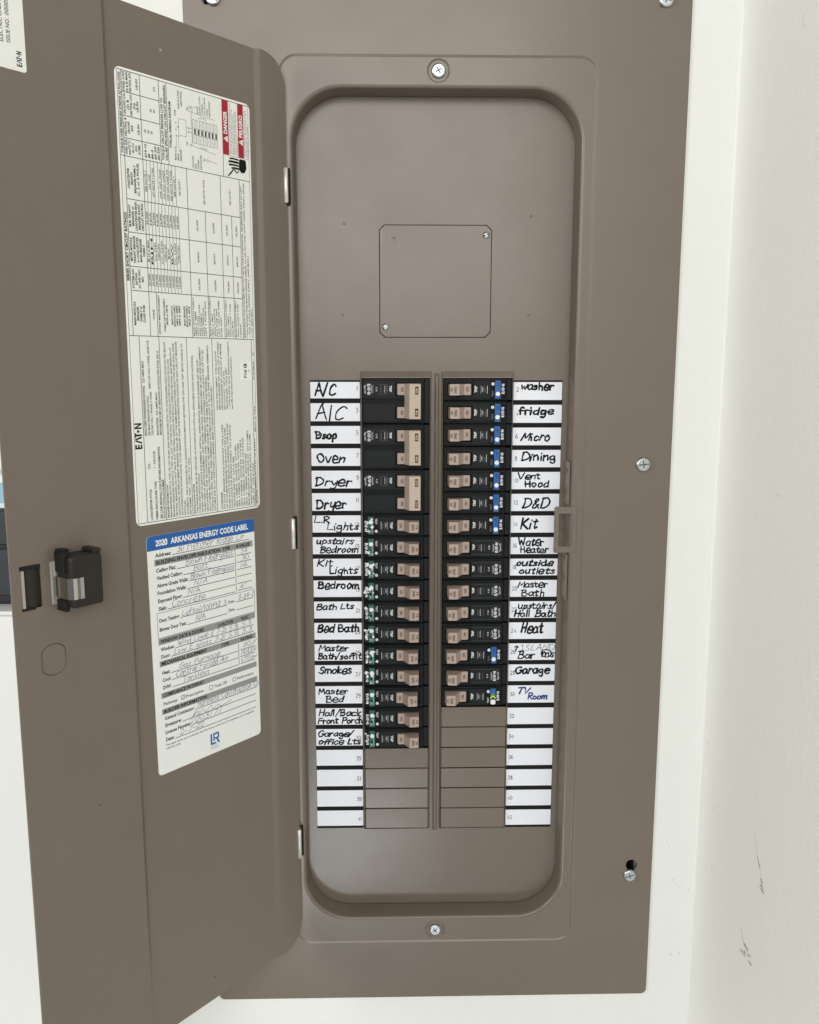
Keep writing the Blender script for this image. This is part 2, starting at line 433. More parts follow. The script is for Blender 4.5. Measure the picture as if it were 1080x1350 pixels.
def thing(name, label, cat, org=(0, 0, 0), frame=F0, group=None):
    o = bpy.data.objects.new(name, None); sc.collection.objects.link(o)
    o.empty_display_size = .01
    o.matrix_world = frame @ Matrix.Translation(Vector(org) * S)
    o['label'] = label; o['category'] = cat; o['_org'] = org
    if group: o['group'] = group
    return o
def structure(o):
    o['kind'] = 'structure'; return o
def child(o, parent, loc=(0, 0, 0)):
    o.parent = parent; o.location = Vector(loc) * S; return o
def dup(src, parent, loc=None):
    c = src.copy(); sc.collection.objects.link(c); c.parent = parent
    if loc is not None: c.location = Vector(loc) * S
    return c

# ================================================================== SETTING: walls
WX = 245.75
PX0, PX1, PZB, PZT = -180.9, 205.85, -548.2, 409.0         # cover outline
OX0, OX1, OZB, OZT = -172, 197.5, -540, 401                # cut-out in the wall
mb = MB()
mb.fill([[(-1500, -1500), (WX, -1500), (WX, 1500), (-1500, 1500)], rr(OX0, OX1, OZB, OZT, 2, 2)], -1.6, WALL)
mb.skin([(rr(OX0, OX1, OZB, OZT, 2, 2)[::-1], -1.6), (rr(OX0, OX1, OZB, OZT, 2, 2)[::-1], -14)], DRYWALL, False)
wall = structure(mb.build('wall', frame=F0))
mb = MB()
mb.rect(-900, 1.6, -1500, 1500, 0, SIDE)
FS = Matrix(((0, 0, -1, WX * S), (1, 0, 0, 0), (0, 1, 0, 0), (0, 0, 0, 1)))     # side wall: a = world y, b = up, h = -x
side = structure(mb.build('side_wall', frame=FS))
# painted-over caulk bead in the corner, slightly wavy
mb = MB(); rnd = random.Random(3); vs = []; fs = []
N = 160
for i in range(N + 1):
    z = -700 + 1200 * i / N
    r = 2.0 + .45 * math.sin(i * .61) + rnd.uniform(-.25, .25)
    for k in range(5):
        a = math.radians(90 * k / 4)
        vs.append((WX - r + r * math.sin(a), z, -1.6 + .05 + r - r * math.cos(a)))
    if i:
        for k in range(4): fs.append(((i - 1) * 5 + k, (i - 1) * 5 + k + 1, i * 5 + k + 1, i * 5 + k))
mb.add(vs, fs, WALL, True)
bead = mb.build('caulk_bead', wall)
# scuffs on the side wall and specks on the wall (shapes of their own)
def splat(mb, x, y, r, h, m, rnd, sx=1):
    n = 9
    mb.poly([(x + r * sx * rnd.uniform(.5, 1.15) * math.cos(6.283 * k / n), y + r * rnd.uniform(.5, 1.15) * math.sin(6.283 * k / n)) for k in range(n)], h, m)
rnd = random.Random(11)
mb = MB()
pts = [(-113, -326), (-116, -335), (-121, -344), (-126, -349), (-129, -356), (-134, -364)]
for i in range(len(pts) - 1):
    ribbon(mb, [pts[i], ((pts[i][0] + pts[i + 1][0]) / 2 + rnd.uniform(-1, 1), (pts[i][1] + pts[i + 1][1]) / 2), pts[i + 1]], (.5, .7, 1.5, .8, 1.7)[i], .06 + .01 * i, (SCUFF2, SCUFF2, SCUFF, SCUFF2, SCUFF)[i])
for k in range(6): splat(mb, -131 - rnd.uniform(-2, 4), -360 + rnd.uniform(-5, 3), rnd.uniform(.4, 1.0), .14 + .005 * k, SCUFF if k % 2 else SCUFF2, rnd, 2.5)
mb.build('scuff_mark', side)
mb = MB()
for k in range(13):
    t = rnd.random()
    splat(mb, -100 - 22 * t + rnd.uniform(-4, 4), -422 - 9 * rnd.uniform(.1, 1.2), rnd.uniform(.3, 1.3), .06 + .004 * k, SCUFF if k % 3 else SCUFF2, rnd, 3.2)
ribbon(mb, [(-101, -415), (-104, -420), (-109, -424)], .7, .2, SCUFF2)
mb.build('scuff_mark', side)
for (a, b, dx, dy, wd) in ((-104, 243, -2, -9, .5), (-114, -73, -.6, -1.4, 1.2), (-30, -350, -1, -4, .8), (-35, -402, -2, -5, .9), (-165, -470, -1, -12, .7), (-10, -300, 0, -5, .7), (-78, -95, -.5, -1, .8)):
    mb = MB(); ribbon(mb, [(a, b), (a + dx * .5 + rnd.uniform(-.6, .6), b + dy * .5), (a + dx, b + dy)], wd, .06, SCUFF2); mb.build('scuff_mark', side)
for (x, z, r) in ((221, -405, 1.0), (226, -437, 1.3), (229, -441, .8), (240, -446, .8), (233, -400, .7), (222, -390, .5), (227, -510, 1.2), (235, -509, .9), (224, -530, .8), (232, -470, .6), (238, -360, .6), (219, -455, .5)):
    mb = MB(); splat(mb, x, z, r, -1.54, SCUFF2, rnd, .8); mb.build('paint_speck', wall)

# ================================================================== ELECTRICAL PANEL
panel = thing('electrical_panel', 'open taupe electrical panel flush in the white wall with its door swung left', 'electrical panel', (12.5, PZB, 0))
BH = -.9                                   # recessed band level
DH = -21.0                                  # dead front level
PH = -18.0                                  # raised breaker columns level
B0 = (-110.3, 135.3, -493.8, 250.7)         # emboss outline
def ins(b, d): return (b[0] + d, b[1] - d, b[2] + d, b[3] - d)
LIP = (-102.6, 126.0, -470.9, 228.7)

# --- enclosure behind
mb = MB()
bx = (-168.5, 193.5, -536, 397)
lp = rr(*bx, 1.5, 2)
mb.skin([(lp, -4), (lp, -95)], GALV, False)
mb.skin([(rr(*ins(bx, 1.2), 1.5, 2)[::-1], -4), (rr(*ins(bx, 1.2), 1.5, 2)[::-1], -95)], GALV, False)
mb.fill([lp, rr(*ins(bx, 3), 1.5, 2)], -4, GALV)
mb.poly(rr(*ins(bx, .6), 1.5, 2), -94.5, DARK)  # back painted black for the darkness inside
mb.build('enclosure_box', panel)

# --- cover trim
mb = MB()
CR = 16
out = lambda d, r: rr(PX0 + d, PX1 - d, PZB + d, PZT - d, r, 8)
mb.skin([(out(0, 5), -1.5), (out(0, 5), -.7), (out(.15, 4.9), -.3), (out(.4, 4.7), -.06), (out(.8, 4.4), 0)], PAINT)
em = lambda d, r: rr(*ins(B0, d), r, 10)
SCR = [(182.3, -63.9, 6.0), (-160.1, 290.5, 6.0), (184.9, 292.5, 6.0)]
def keyhole(cx, cy, ang=0):
    # slot of a hanging screw: big hole up, narrow slot down
    pts = []
    for k in range(15):
        a = math.radians(-50 + 280 * k / 14); pts.append((5.1 * math.cos(a), 5.1 * math.sin(a)))
    for k in range(9):
        a = math.radians(180 + 180 * k / 8); pts.append((3.6 * math.cos(a), -9 + 3.6 * math.sin(a)))
    c, s = math.cos(ang), math.sin(ang)
    return [(cx + x * c - y * s, cy + x * s + y * c) for x, y in pts]
KEY = [keyhole(187.4, -421.0, -.12), keyhole(-162, -421, -.1)]
KEY += [keyhole(-160.6, 296.5, -.25), keyhole(184.6, 297.5, -.1)]
mb.fill([out(.8, 4.4), em(0, 14)] + KEY, 0, PAINT)
for kk in KEY: mb.skin([(kk[::-1], 0), (kk[::-1], -1.5)], PAINT, False)
# embossed step, both bends rounded
mb.skin([(em(d, 14 - d)[::-1], h) for d, h in ((0, 0), (.2, -.02), (.4, -.09), (.6, -.2), (1.5, BH + .2), (1.7, BH + .09), (1.9, BH + .02), (2.1, BH))], PAINT)
DIM = [(12.4, 239.3), (13.2, -482.2)]
lip = lambda d, r: rr(*ins(LIP, d), r, 14)
mb.fill([em(2.1, 11.9), lip(-.6, 41)] + [circ(x, z, 9.0, 32) for x, z in DIM], BH, PAINT)
wallrings = [(-.6, BH)]
R_ = 2.6
for k in range(1, 7):
    a = math.radians(90 * k / 6 * .93); wallrings.append((-.6 + R_ * math.sin(a), BH - R_ * (1 - math.cos(a))))
wallrings.append((2.9, DH + 1.9))
mb.skin([(lip(d, 41 - d)[::-1], h) for d, h in wallrings[:5]], PAINT)
mb.skin([(lip(d, 41 - d)[::-1], h) for d, h in wallrings[4:]], DRAWN)
# folded back edge, so the sheet has a body behind the lip
mb.skin([(lip(2.9, 38)[::-1], DH + 1.9), (lip(1.7, 39)[::-1], DH + 1.9)], PAINT, False)
mb.skin([(lip(1.7, 39), DH + 1.9), (lip(1.7, 39), BH - 1.5)], PAINT)
for x, z in DIM:    # dimples with a soft raised shoulder
    mb.skin([(circ(x, z, 9.0, 32)[::-1], BH), (circ(x, z, 8.6, 32)[::-1], BH - .15), (circ(x, z, 8.1, 32)[::-1], BH - 1.0), (circ(x, z, 7.7, 32)[::-1], BH - 1.3)], PAINT)
    mb.poly(circ(x, z, 7.7, 32), BH - 1.3, PAINT)
cover = mb.build('cover_trim', panel)

# --- screws
def cross(r, wd, long=1.0, ang=0):
    a, b = r, wd / 2
    P = [(a * long, -b), (a * long, b), (b, b), (b, a), (-b, a), (-b, b), (-a * long, b), (-a * long, -b), (-b, -b), (-b, -a), (b, -a), (b, -b)]
    c, s = math.cos(ang), math.sin(ang)
    return [(x * c - y * s, x * s + y * c) for x, y in P]
def screw_mesh(R, H, long, ang):
    mb = MB()
    top = .74 * R
    prof = [(R * .99, -.6), (R, .3)]
    for k in range(1, 6):
        t = k / 5; prof.append((R - (R - top) * (t ** 1.6), .3 + (H - .3) * math.sin(t * 1.57)))
    mb.lathe(0, 0, prof, ZINC, 28, cap=False)
    cr = cross(.46 * R, .17 * R, long, ang)
    mb.fill([circ(0, 0, top, 28), cr], H, ZINC)
    fl = [(x * .7, y * .7) for x, y in cr]
    mb.skin([(cr[::-1], H), (fl[::-1], H - 1.3)], ZINC, False)
    mb.poly(fl, H - 1.3, GALV)  # darker metal paints the shade inside the cross recess
    return mb
def put_screw(x, z, h, R, H, long, ang, parent=panel, org=None):
    o = screw_mesh(R, H, long, ang).build('screw', parent)
    o.location = Vector((x - panel['_org'][0], z - panel['_org'][1], h - panel['_org'][2])) * S
    return o
put_screw(12.4, 239.3, BH - 1.3, 5.7, 2.6, 1.0, .5)
put_screw(13.2, -482.2, BH - 1.3, 5.4, 2.6, 1.0, .7)
put_screw(182.3, -63.9, .2, 6.1, 2.8, 1.7, .1)
put_screw(185.7, -430.3, .2, 5.7, 2.6, 1.7, .35)
put_screw(-157.6, 288.6, .2, 5.6, 2.4, 1.6, -.7)
put_screw(185.2, 290.5, .2, 5.8, 2.4, 1.6, -.4)
put_screw(-163, -430, .2, 5.7, 2.6, 1.6, 0)

# --- latch strike on the right of the opening
mb = MB()
x0, x1, z0, z1 = 110.6, 129.5, -138.2, -99.3
lo = rr(x0, x1, z0, z1, 1.6, 4); wi = rr(114.6, 125.4, -132.7, -105.1, 1.2, 4)
def scl(lp, d):
    xs = [p[0] for p in lp]; ys = [p[1] for p in lp]; cx, cy = (min(xs) + max(xs)) / 2, (min(ys) + max(ys)) / 2
    return [(x + (d if x < cx else -d), y + (d if y < cy else -d)) for x, y in lp]
hs = BH + .7
mb.skin([(lo, hs - 1.3), (lo, hs - .5), (scl(lo, .2), hs - .14), (scl(lo, .55), hs)], PAINT)
mb.fill([scl(lo, .55), scl(wi, -.45)], hs, PAINT)
mb.skin([(scl(wi, -.45)[::-1], hs), (scl(wi, -.12)[::-1], hs - .15), (wi[::-1], hs - .5), (wi[::-1], hs - 1.3)], PAINT)
mb.poly(lo[::-1], hs - 1.31, PAINT) if False else None
mb.build('latch_strike', panel)
# small stiffening tabs of the wall above and below the strike
for (za, zb) in ((-98.4, -62), (-180, -140.2)):
    mb = MB(); mb.rbox(121.4, 123.6, za, zb, DH + .2, BH - 3.2, PAINT, .5, .5); mb.build('lip_tab', panel)

# --- dead front
mb = MB()
COLS = ((-49.0, 7.6), (18.3, 76.2))
Z0, PITCH = 6.3, 19.05
ZB = Z0 - 21 * PITCH
def chamf(x0, x1, y0, y1, c):
    return [(x0 + c, y0), (x1 - c, y0), (x1, y0 + c), (x1, y1 - c), (x1 - c, y1), (x0 + c, y1), (x0, y1 - c), (x0, y0 + c)]
SQ = (-34.1, 57.5, 39.0, 128.7)
outer = rr(-109, 134, -482, 240, 6, 3)
holes = []
for ca, cb in COLS: holes.append([(ca - 1.2, ZB - 1.5), (cb + 1.2, ZB - 1.5), (cb + 1.2, Z0 + 5.4), (ca - 1.2, Z0 + 5.4)])
ribx = 13.0
mb.fill([outer, chamf(*SQ, 4.2)] + holes, DH, PAINT)
mb.skin([(chamf(*SQ, 4.2)[::-1], DH), (chamf(*SQ, 4.2)[::-1], DH - 1.4)], PAINT, False)
for ca, cb in COLS:   # raised lip round each breaker column
    o4 = [(ca - 1.2, ZB - 1.5), (cb + 1.2, ZB - 1.5), (cb + 1.2, Z0 + 5.4), (ca - 1.2, Z0 + 5.4)]
    m4 = [(ca - .25, ZB - .3), (cb + .25, ZB - .3), (cb + .25, Z0 + .5), (ca - .25, Z0 + .5)]
    i4 = [(ca, ZB), (cb, ZB), (cb, Z0), (ca, Z0)]
    mb.skin([(o4[::-1], DH), (m4[::-1], PH - .1)], PAINT, False) if False else mb.skin([(o4, DH), (m4, PH - .1)], PAINT, False)
    mb.skin([(m4, PH - .1), (i4, PH)], PAINT, False)
    mb.skin([(i4[::-1], PH), (i4[::-1], DH - 1.2)], PAINT, False)
# half-round rib between the columns
vs = []; fs = []
prof = [(-1.5, -.1), (-1.35, .9), (-1.0, 1.7), (-.3, 2.25), (.4, 2.45), (1.1, 2.4), (1.7, 1.8), (2.0, .9), (2.1, -.1)]
zz = [ZB - 3.2, ZB - 2.4, ZB - .4] + [ZB + 4 + k * (Z0 - ZB - 8) / 42 for k in range(43)] + [Z0 - .2, Z0 + 2.6, Z0 + 3.6]
rnd = random.Random(5)
for i, z in enumerate(zz):
    e = 0 if i in (0, len(zz) - 1) else (.7 if i in (1, len(zz) - 2) else 1 + rnd.uniform(-.04, .04))
    wob = rnd.uniform(-.10, .10)
    for px_, ph in prof: vs.append((ribx + px_ + wob, z, DH + .02 + ph * e))
    if i:
        for k in range(len(prof) - 1):
            a = (i - 1) * len(prof) + k; b = i * len(prof) + k
            fs.append((a, a + 1, b + 1, b))
mb.add(vs, fs, PAINT, True)
# pierced dimples
for x, z in ((-62, 129.1), (88.8, 135.5), (-64.1, 57.3), (88.6, 57.0), (84, -448), (91, -448), (97, -449), (-22, 118)):
    mb.lathe(x, z, [(1.1, DH), (.9, DH + .25), (.4, DH + .4)], PAINT, 10)
dead = mb.build('dead_front', panel)

# square twist-out plate
sq = thing.__call__ if False else None
mb = MB()
g = .55
c0 = chamf(SQ[0] + g, SQ[1] - g, SQ[2] + g, SQ[3] - g, 4.0)
mb.slab(c0, DH - 1.2, DH + .15, PAINT, .18)
# a few pale scratches top left
for p in (((-26, 121), (-25.6, 117.6), (-24, 117.8)), ((-19, 111), (-16, 114)), ((-32, 126), (-31.6, 112)), ((-33, 123), (-30.4, 126.6))):
    ribbon(mb, list(p), .22, DH + .17, TRIMTAN)
sqo = mb.build('square_plate', dead)
for x, z, kind in ((52.7, 120.6, 1), (-29.2, 47.6, 0)):
    mb = MB()
    mb.lathe(0, 0, [(2.9, 0), (2.7, .7), (2.0, 1.3), (1.0, 1.55)], ZINC, 16)
    if kind: mb.line(-2.6, -.5, 2.6, .5, .7, 1.62, LINEGREY)
    else: mb.poly(circ(0, 0, .6, 8), 1.62, LINEGREY)
    o = mb.build('plate_rivet', dead); o.location = Vector((x, z, DH + .15)) * S
# blank twist-outs below the breakers
USED = (17, 15)
for ci, (ca, cb) in enumerate(COLS):
    proto = None
    for k in range(USED[ci], 21):
        zc = Z0 - PITCH * (k + .5)
        if proto is None:
            mb = MB(); mb.slab(rr(ca + .35, cb - .35, -PITCH / 2 + .4, PITCH / 2 - .4, .5, 2), -1.2, 0, PAINT, .55)
            o = proto = mb.build('blank_plate', dead)
        else: o = dup(proto, dead)
        o.location = Vector((0, zc, PH + .1 + random.uniform(-.2, .2))) * S
        o.rotation_euler = (random.uniform(-.03, .03), random.uniform(-.005, .005), 0)

# --- hinge knuckles on the cover's edge
HZ = ((166.3, 140.5), (-107.5, -132.8), (-381.0, -407.5))
for z1, z0 in HZ:
    mb = MB()
    n = 14; L = z1 - z0
    vs = []; fs = []
    for j, (z, r) in enumerate(((0, 1.2), (.5, 1.75), (L - .5, 1.75), (L, 1.2))):
        for k in range(n):
            a = 2 * math.pi * k / n; vs.append((r * math.cos(a), z, r * math.sin(a)))
        if j:
            for k in range(n): fs.append(((j - 1) * n + k, j * n + k, j * n + (k + 1) % n, (j - 1) * n + (k + 1) % n))
    mb.add(vs, fs, PIN, True); mb.add(vs[:n], [list(range(n))], PIN); mb.add(vs[-n:], [list(range(n))[::-1]], PIN)
    # leaf going back behind the cover
    mb.rbox(-.6, .6, 1.5, L - 1.5, -9, -1, PIN, .2, .1, 1)
    o = mb.build('hinge_knuckle', panel)
    o.location = Vector((HX - .2 - panel['_org'][0], z0 - panel['_org'][1], 5.6)) * S
    # dark plate on the cover, painted shade of the hinge slot
    mb = MB()
    mb.slab(rr(-1.2, 3.0, -1.2, L + 1.2, .8, 3), 0, .16, DARK, .05)
    o = mb.build('hinge_slot_shade', panel)
    o.location = Vector((HX - .3 - panel['_org'][0], z0 - panel['_org'][1], BH + .05)) * S

# --- door (in its own frame)
DT, DB = 246.2, -489.2
UW = 239.0
door_m = MB()
T = 1.1
def corner(u):
    r = 21.0
    if u >= r: return 0
    return r - math.sqrt(max(0, r * r - (r - u) ** 2))
prof = []
for k in range(9): prof.append((21 * (1 - math.cos(math.radians(90 * k / 8))), 0))
prof += [(23.6, 0), (24.2, -.06), (24.9, -.35), (27.3, -2.65), (28.0, -2.94), (28.6, -3.0), (90, -3.0), (151.0, -3.0), (151.6, -2.94), (152.2, -2.65), (154.4, -.35), (155.0, -.06), (155.6, 0)]
vs = []; fs = []
for i, (u, h) in enumerate(prof):
    c = corner(u)
    vs += [(-u, DT - c, h), (-u, DB + c, h), (-u, DT - c, h - T), (-u, DB + c, h - T)]
    if i:
        a, b = 4 * (i - 1), 4 * i
        fs += [(a, b, b + 1, a + 1), (a + 2, a + 3, b + 3, b + 2)]
door_m.add(vs, fs, PAINT, True)
fs = []
for i in range(1, len(prof)):
    a, b = 4 * (i - 1), 4 * i
    fs += [(a, a + 2, b + 2, b), (a + 1, b + 1, b + 3, a + 3)]
fs.append((0, 1, 3, 2))
door_m.add(vs, fs, PAINT, False)
# free-edge zone, flat, with the latch slots and the D-shaped knock-out
SLOT1 = rr(-232.6, -219.4, -135.4, -108.0, .8, 3)
SLOT2 = rr(-213.2, -208.6, -136.0, -107.6, .6, 3)
def dshape(cx, cy, sx, sy):
    pts = []
    for k in range(24):
        a = 2 * math.pi * k / 24
        x = 10.6 * math.cos(a); y = 10.6 * math.sin(a)
        x = max(-8.2, min(8.4, x)); pts.append((cx + x * sx, cy + y * sy))
    return pts
KO = dshape(-214.2, -171.8, 1, 1); KO2 = dshape(-214.2, -171.8, .94, .95)
zone = [(-UW + .6, DB), (-155.6, DB), (-155.6, DT), (-UW + .6, DT)]
door_m.fill([zone, SLOT1, SLOT2, KO], 0, PAINT)
door_m.fill([[(x, y) for x, y in zone], SLOT1, SLOT2], -T, PAINT)
for sl in (SLOT1, SLOT2): door_m.skin([(sl[::-1], 0), (sl[::-1], -T)], PAINT, False)
door_m.skin([(KO[::-1], 0), (dshape(-214.2, -171.8, .975, .978)[::-1], -.9)], PAINT, False)
door_m.skin([(dshape(-214.2, -171.8, .975, .978)[::-1], -.9), (KO2[::-1], .1)], PAINT, False)
door_m.poly(KO2, .1, PAINT)
# rounded return at the free edge
ev = []; ef = []
pe = [(-UW + .6, 0), (-UW + .25, -.08), (-UW, -.5), (-UW, -1.0), (-UW + .3, -1.4), (-UW + 1.1, -1.4), (-UW + 1.2, -T)]
for x, h in pe: ev += [(x, DT, h), (x, DB, h)]
for i in range(1, len(pe)): a = 2 * (i - 1); ef.append((a, a + 2, a + 3, a + 1))
door_m.add(ev, ef, PAINT, True)
for z in (DT, DB): door_m.add([(-UW + .6, z, 0), (-155.6, z, 0), (-155.6, z, -T), (-UW + .6, z, -T)], [(0, 1, 2, 3)] if z == DT else [(3, 2, 1, 0)], PAINT)
# tiny paint blemishes
for (u, z, r) in ((110, 224, 1.2), (188, -283, .7), (192, -281, .4), (94, -470, .8), (60, -400, .4)):
    splat(door_m, -u, z, r, .05 if u > 155 else -2.95, (TRIMTAN if z > 0 else LINEGREY), random.Random(u))
rel = panel.matrix_world.inverted() @ FD
door = door_m.build('door'); door.parent = panel; door.matrix_local = rel
# door latch
mb = MB()
vs = []; fs = []
n = 8
for k in range(n + 1):                       # curved pull-handle back seen through the slot
    a = math.radians(-70 + 140 * k / n)
    x = -224.6 + 5.6 * math.sin(a); h = -3.2 + 3.4 * math.cos(a)
    vs += [(x, -134.6, h), (x, -108.8, h)]
    if k: fs.append((2 * k - 2, 2 * k, 2 * k + 1, 2 * k - 1))
mb.add(vs, fs, LATCH, True)
mb.rbox(-236, -216, -140, -104, -6, -5, LATCH, .5, .2, 1)
mb.build('latch_handle', door)
mb = MB(); mb.rbox(-232.3, -230.4, -134.6, -110.4, -1.5, .5, TRIMTAN, .4, .2, 2); mb.build('slot_edge', door)
mb = MB()
mb.rbox(-233.2, -219.6, -110.2, -107.6, -.9, .55, DARK, .3, .2, 2); mb.build('latch_guide', door)
mb = MB(); mb.rbox(-232.8, -224, -136.2, -134.4, -.9, .55, DARK, .3, .2, 2); mb.build('latch_guide', door)
mb = MB()
mb.rbox(-207.6, -185.0, -137.4, -103.6, .15, 15.4, LATCH, 2.2, 1.6, 5)
mb.rbox(-209.6, -206.4, -139.8, -132.8, .1, 10, DARK, .6, .4, 2)
mb.rbox(-209.6, -206.4, -114.6, -101.4, .1, 11, DARK, .6, .4, 2)
mb.rbox(-190, -184.2, -104.2, -101.2, .1, 13, LATCH, .5, .4, 2)
mb.rbox(-209, -203, -101.9, -99.8, .1, 7, DARK, .5, .4, 2)
mb.build('latch_housing', door)
mb = MB()
pr = [(-212.6, -1.0), (-209.9, .5), (-209.2, 13.2), (-207.0, 16.6), (-204.8, 17.2), (-203.6, 16.2), (-202.4, 17.0), (-199.6, 16.6), (-199.4, 16.0), (-202.4, 16.2), (-203.8, 15.4), (-205.6, 16.3), (-208.3, 12.9), (-209.2, -.2), (-212.2, -1.8)]
mb.prism(pr, -131.2, -117.4, STEEL, 0)
mb.build('latch_spring', door)
mb = MB(); mb.rbox(-213.0, -211.5, -135.2, -109.6, -1.4, .4, TRIMTAN, .3, .2, 2); mb.build('slot_edge', door)

# ================================================================== INSTRUCTION SHEET on the door
# reading frame: X runs up the door, Y runs towards the free edge
ORG = (-33.0, -94.5, -3.0)
def sheet_frame():
    # x_read -> +b (up), y_read -> -a (towards free edge), h -> h
    R = Matrix(((0, -1, 0, ORG[0] * S), (1, 0, 0, ORG[1] * S), (0, 0, 1, ORG[2] * S), (0, 0, 0, 1)))
    return FD @ R
ins_l = thing('instruction_sheet', 'large white sideways-printed wiring and ratings sheet with red danger banners inside the door', 'label', (0, 0, 0), sheet_frame())
mb = MB()
mb.slab(rr(0, 300.2, .2, 113.2, 4.2, 5), .02, .24, SHEETEDGE, .03)
mb.poly(rr(1.4, 298.8, 1.6, 111.8, 3, 5), .26, SHEET)
mb.build('sheet', ins_l)
HL = .30
mb = MB()
K = LINEGREY
def X(y, x0, x1, wd=.42): mb.line(x0, y, x1, y, wd, HL, K)
def Y(x, y0, y1, wd=.42): mb.line(x, y0, x, y1, wd, HL + .006, K)
for a, b, c, d in ((1.6, 298.6, 1.8, 1.8), (1.6, 298.6, 111.6, 111.6)): mb.line(a, c, b, d, .3, HL, K)
Y(1.6, 1.8, 111.6); Y(298.6, 1.8, 111.6)
Y(130.2, 1.8, 111.6, .42); Y(245.7, 1.8, 111.6, .42)
X(104, 1.6, 130); X(88.1, 1.6, 130); X(65, 1.6, 130); X(42.3, 1.6, 130); X(4.5, 1.6, 130)
X(108.4, 130.4, 298.6); X(94.6, 130.4, 298.6)
for x in (160.0, 175.7, 197.7, 218.8): Y(x, 11.8, 108.4)
X(59.2, 130.4, 245.5); X(44.2, 130.4, 218.8); X(29.7, 130.4, 245.5); X(20.2, 130.4, 218.8); X(12, 130.4, 245.5)
X(88.6, 130.4, 160)
for k in range(10): X(92.2 - k * 2.75, 160, 218.8, .3)
for k in range(9): X(92.0 - k * 2.9, 218.8, 245.5, .3)
for x in (257, 270.8, 285.5): Y(x, 79.8, 108.4)
X(79.8, 245.9, 298.6); X(73.7, 245.9, 298.6); X(26.3, 245.9, 261)
Y(261.2, 1.8, 26.4, .2)
mb.build('rule_lines', ins_l)
mb = MB()
def t(s, x, y, cap=1.5, width=None, bold=0.0, al='L', m=LINEGREY): text(mb, s, x, y, cap, HL + .02, BLACKINK, 0, width, al, bold + .016)
# heading block
logo(mb, 53.5, 105.5, 5.6, 17.8, HL + .02, BLACKINK)
t('LOADCENTER STYLE:', 3, 99.6, 1.7, 22, .01); t('CH', 39, 99.8, 1.9)
t('NEMA ENCLOSURE TYPE', 3, 95.2, 1.7, 27, .01); t('1 - INDOOR', 39.5, 95.4, 1.7, 12)
t('SEE CASE SIDEWALL FOR FURTHER INFORMATION', 3, 91.4, 1.7, 51, .012); t('SUCH AS CATALOG NUMBER', 3, 88.9, 1.7, 28, .012)
t('ENCLOSED PANELBOARD RATING', 62.5, 101.4, 1.7, 34, .012); t('225 AMPS MAX', 98.5, 101.4, 1.7, 15)
t('SEE MAIN BREAKER RATING', 62.5, 98.6, 1.6, 27)
t('120/240 VAC 1 PHASE 3 WIRE', 62.5, 96.0, 1.6, 30); t('208Y/120 VAC 3 WIRE, 60/50 HZ', 94.5, 96.6, 1.6, 33)
t('BUS RATING', 62.5, 91.6, 1.6, 12, .012); t('225 AMPS MAX', 76, 91.6, 1.6, 16)
t('MAXIMUM SUM OF BREAKER RATINGS PER STAB 200 A', 62.5, 89.1, 1.6, 58)
def para(lines, x, y, pitch, wmax, cap=1.45, head=None):
    if head: t(head, x, y, cap, None, .012); y -= pitch
    for s, fr in lines:
        t(s, x, y, cap, wmax * fr); y -= pitch
para((("MAIN BREAKERS EATON UL TYPE CSR, CSH OR BW, BWH OR BACKFED ETN2, CH, CHQ REQUIRES HOLD DOWN KIT PER BELOW.", 1.0),
      ("BRANCH BREAKERS EATON UL TYPE CH, CHT, CHF OR CHQ. THIS DEVICE ACCEPTS EATON PLUG-ON", .90),
      ("NEUTRAL BREAKERS. DO NOT BACK OUT NEUTRAL SCREWS OR INSTALL WIRE IN NEUTRAL BAR BENEATH IT.", .97),
      ("ADDITIONAL OR REPLACEMENT BREAKERS SHALL BE OF THE SAME MANUFACTURER AND TYPE AND SHALL HAVE", .99),
      ("AN INTERRUPTING RATING EQUAL TO OR GREATER THAN THE INTERRUPTING RATING OF ANY CIRCUIT BREAKER", 1.0),
      ("INSTALLED.", .09),
      ("AUTOMATIC TRIP IS INDICATED BY A HANDLE POSITION MIDWAY BETWEEN THE 'ON' AND 'OFF'. MOVE HANDLE TO", .99),
      ("EXTREME 'OFF', THEN TO 'ON'.", .34)), 3, 85.6, 2.42, 124, head='BREAKER INFORMATION')
para((("THIS PANELBOARD MUST BE INSTALLED IN ACCORDANCE WITH ALL APPLICABLE LOCAL AND NATIONAL", .94),
      ("CODES AND REGULATIONS.", .24),
      ("WHEN USED AS SERVICE EQUIPMENT, INSTALL APPROPRIATE SERVICE BARRIER KIT BELOW.", .92),
      ("WHEN USED AS SERVICE EQUIPMENT, ANY UNUSED NEUTRAL TERMINALS MAY BE USED FOR EQUIPMENT", .99),
      ("GROUNDING. FOR GROUNDING WIRE TERMINALS ARE SUITABLE FOR (1) #14-4 OR UP TO (2)", .97),
      ("#14-10 WIRES. MULTIPLE WIRES IN THE SAME HOLE MUST BE THE SAME SIZE AND MATERIAL.", .82),
      ("TORQUE TO SPEC. PANEL WIRE TERMINALS SUITABLE FOR 60/75°C AL-CU WIRE. BREAKER TERMINALS", 1.0),
      ("SUITABLE FOR AL-CU WIRE WHEN SO MARKED. REFER TO MARKINGS ON BREAKERS.", .76)), 3, 62.4, 2.35, 122, head='INSTALLATION NOTES')
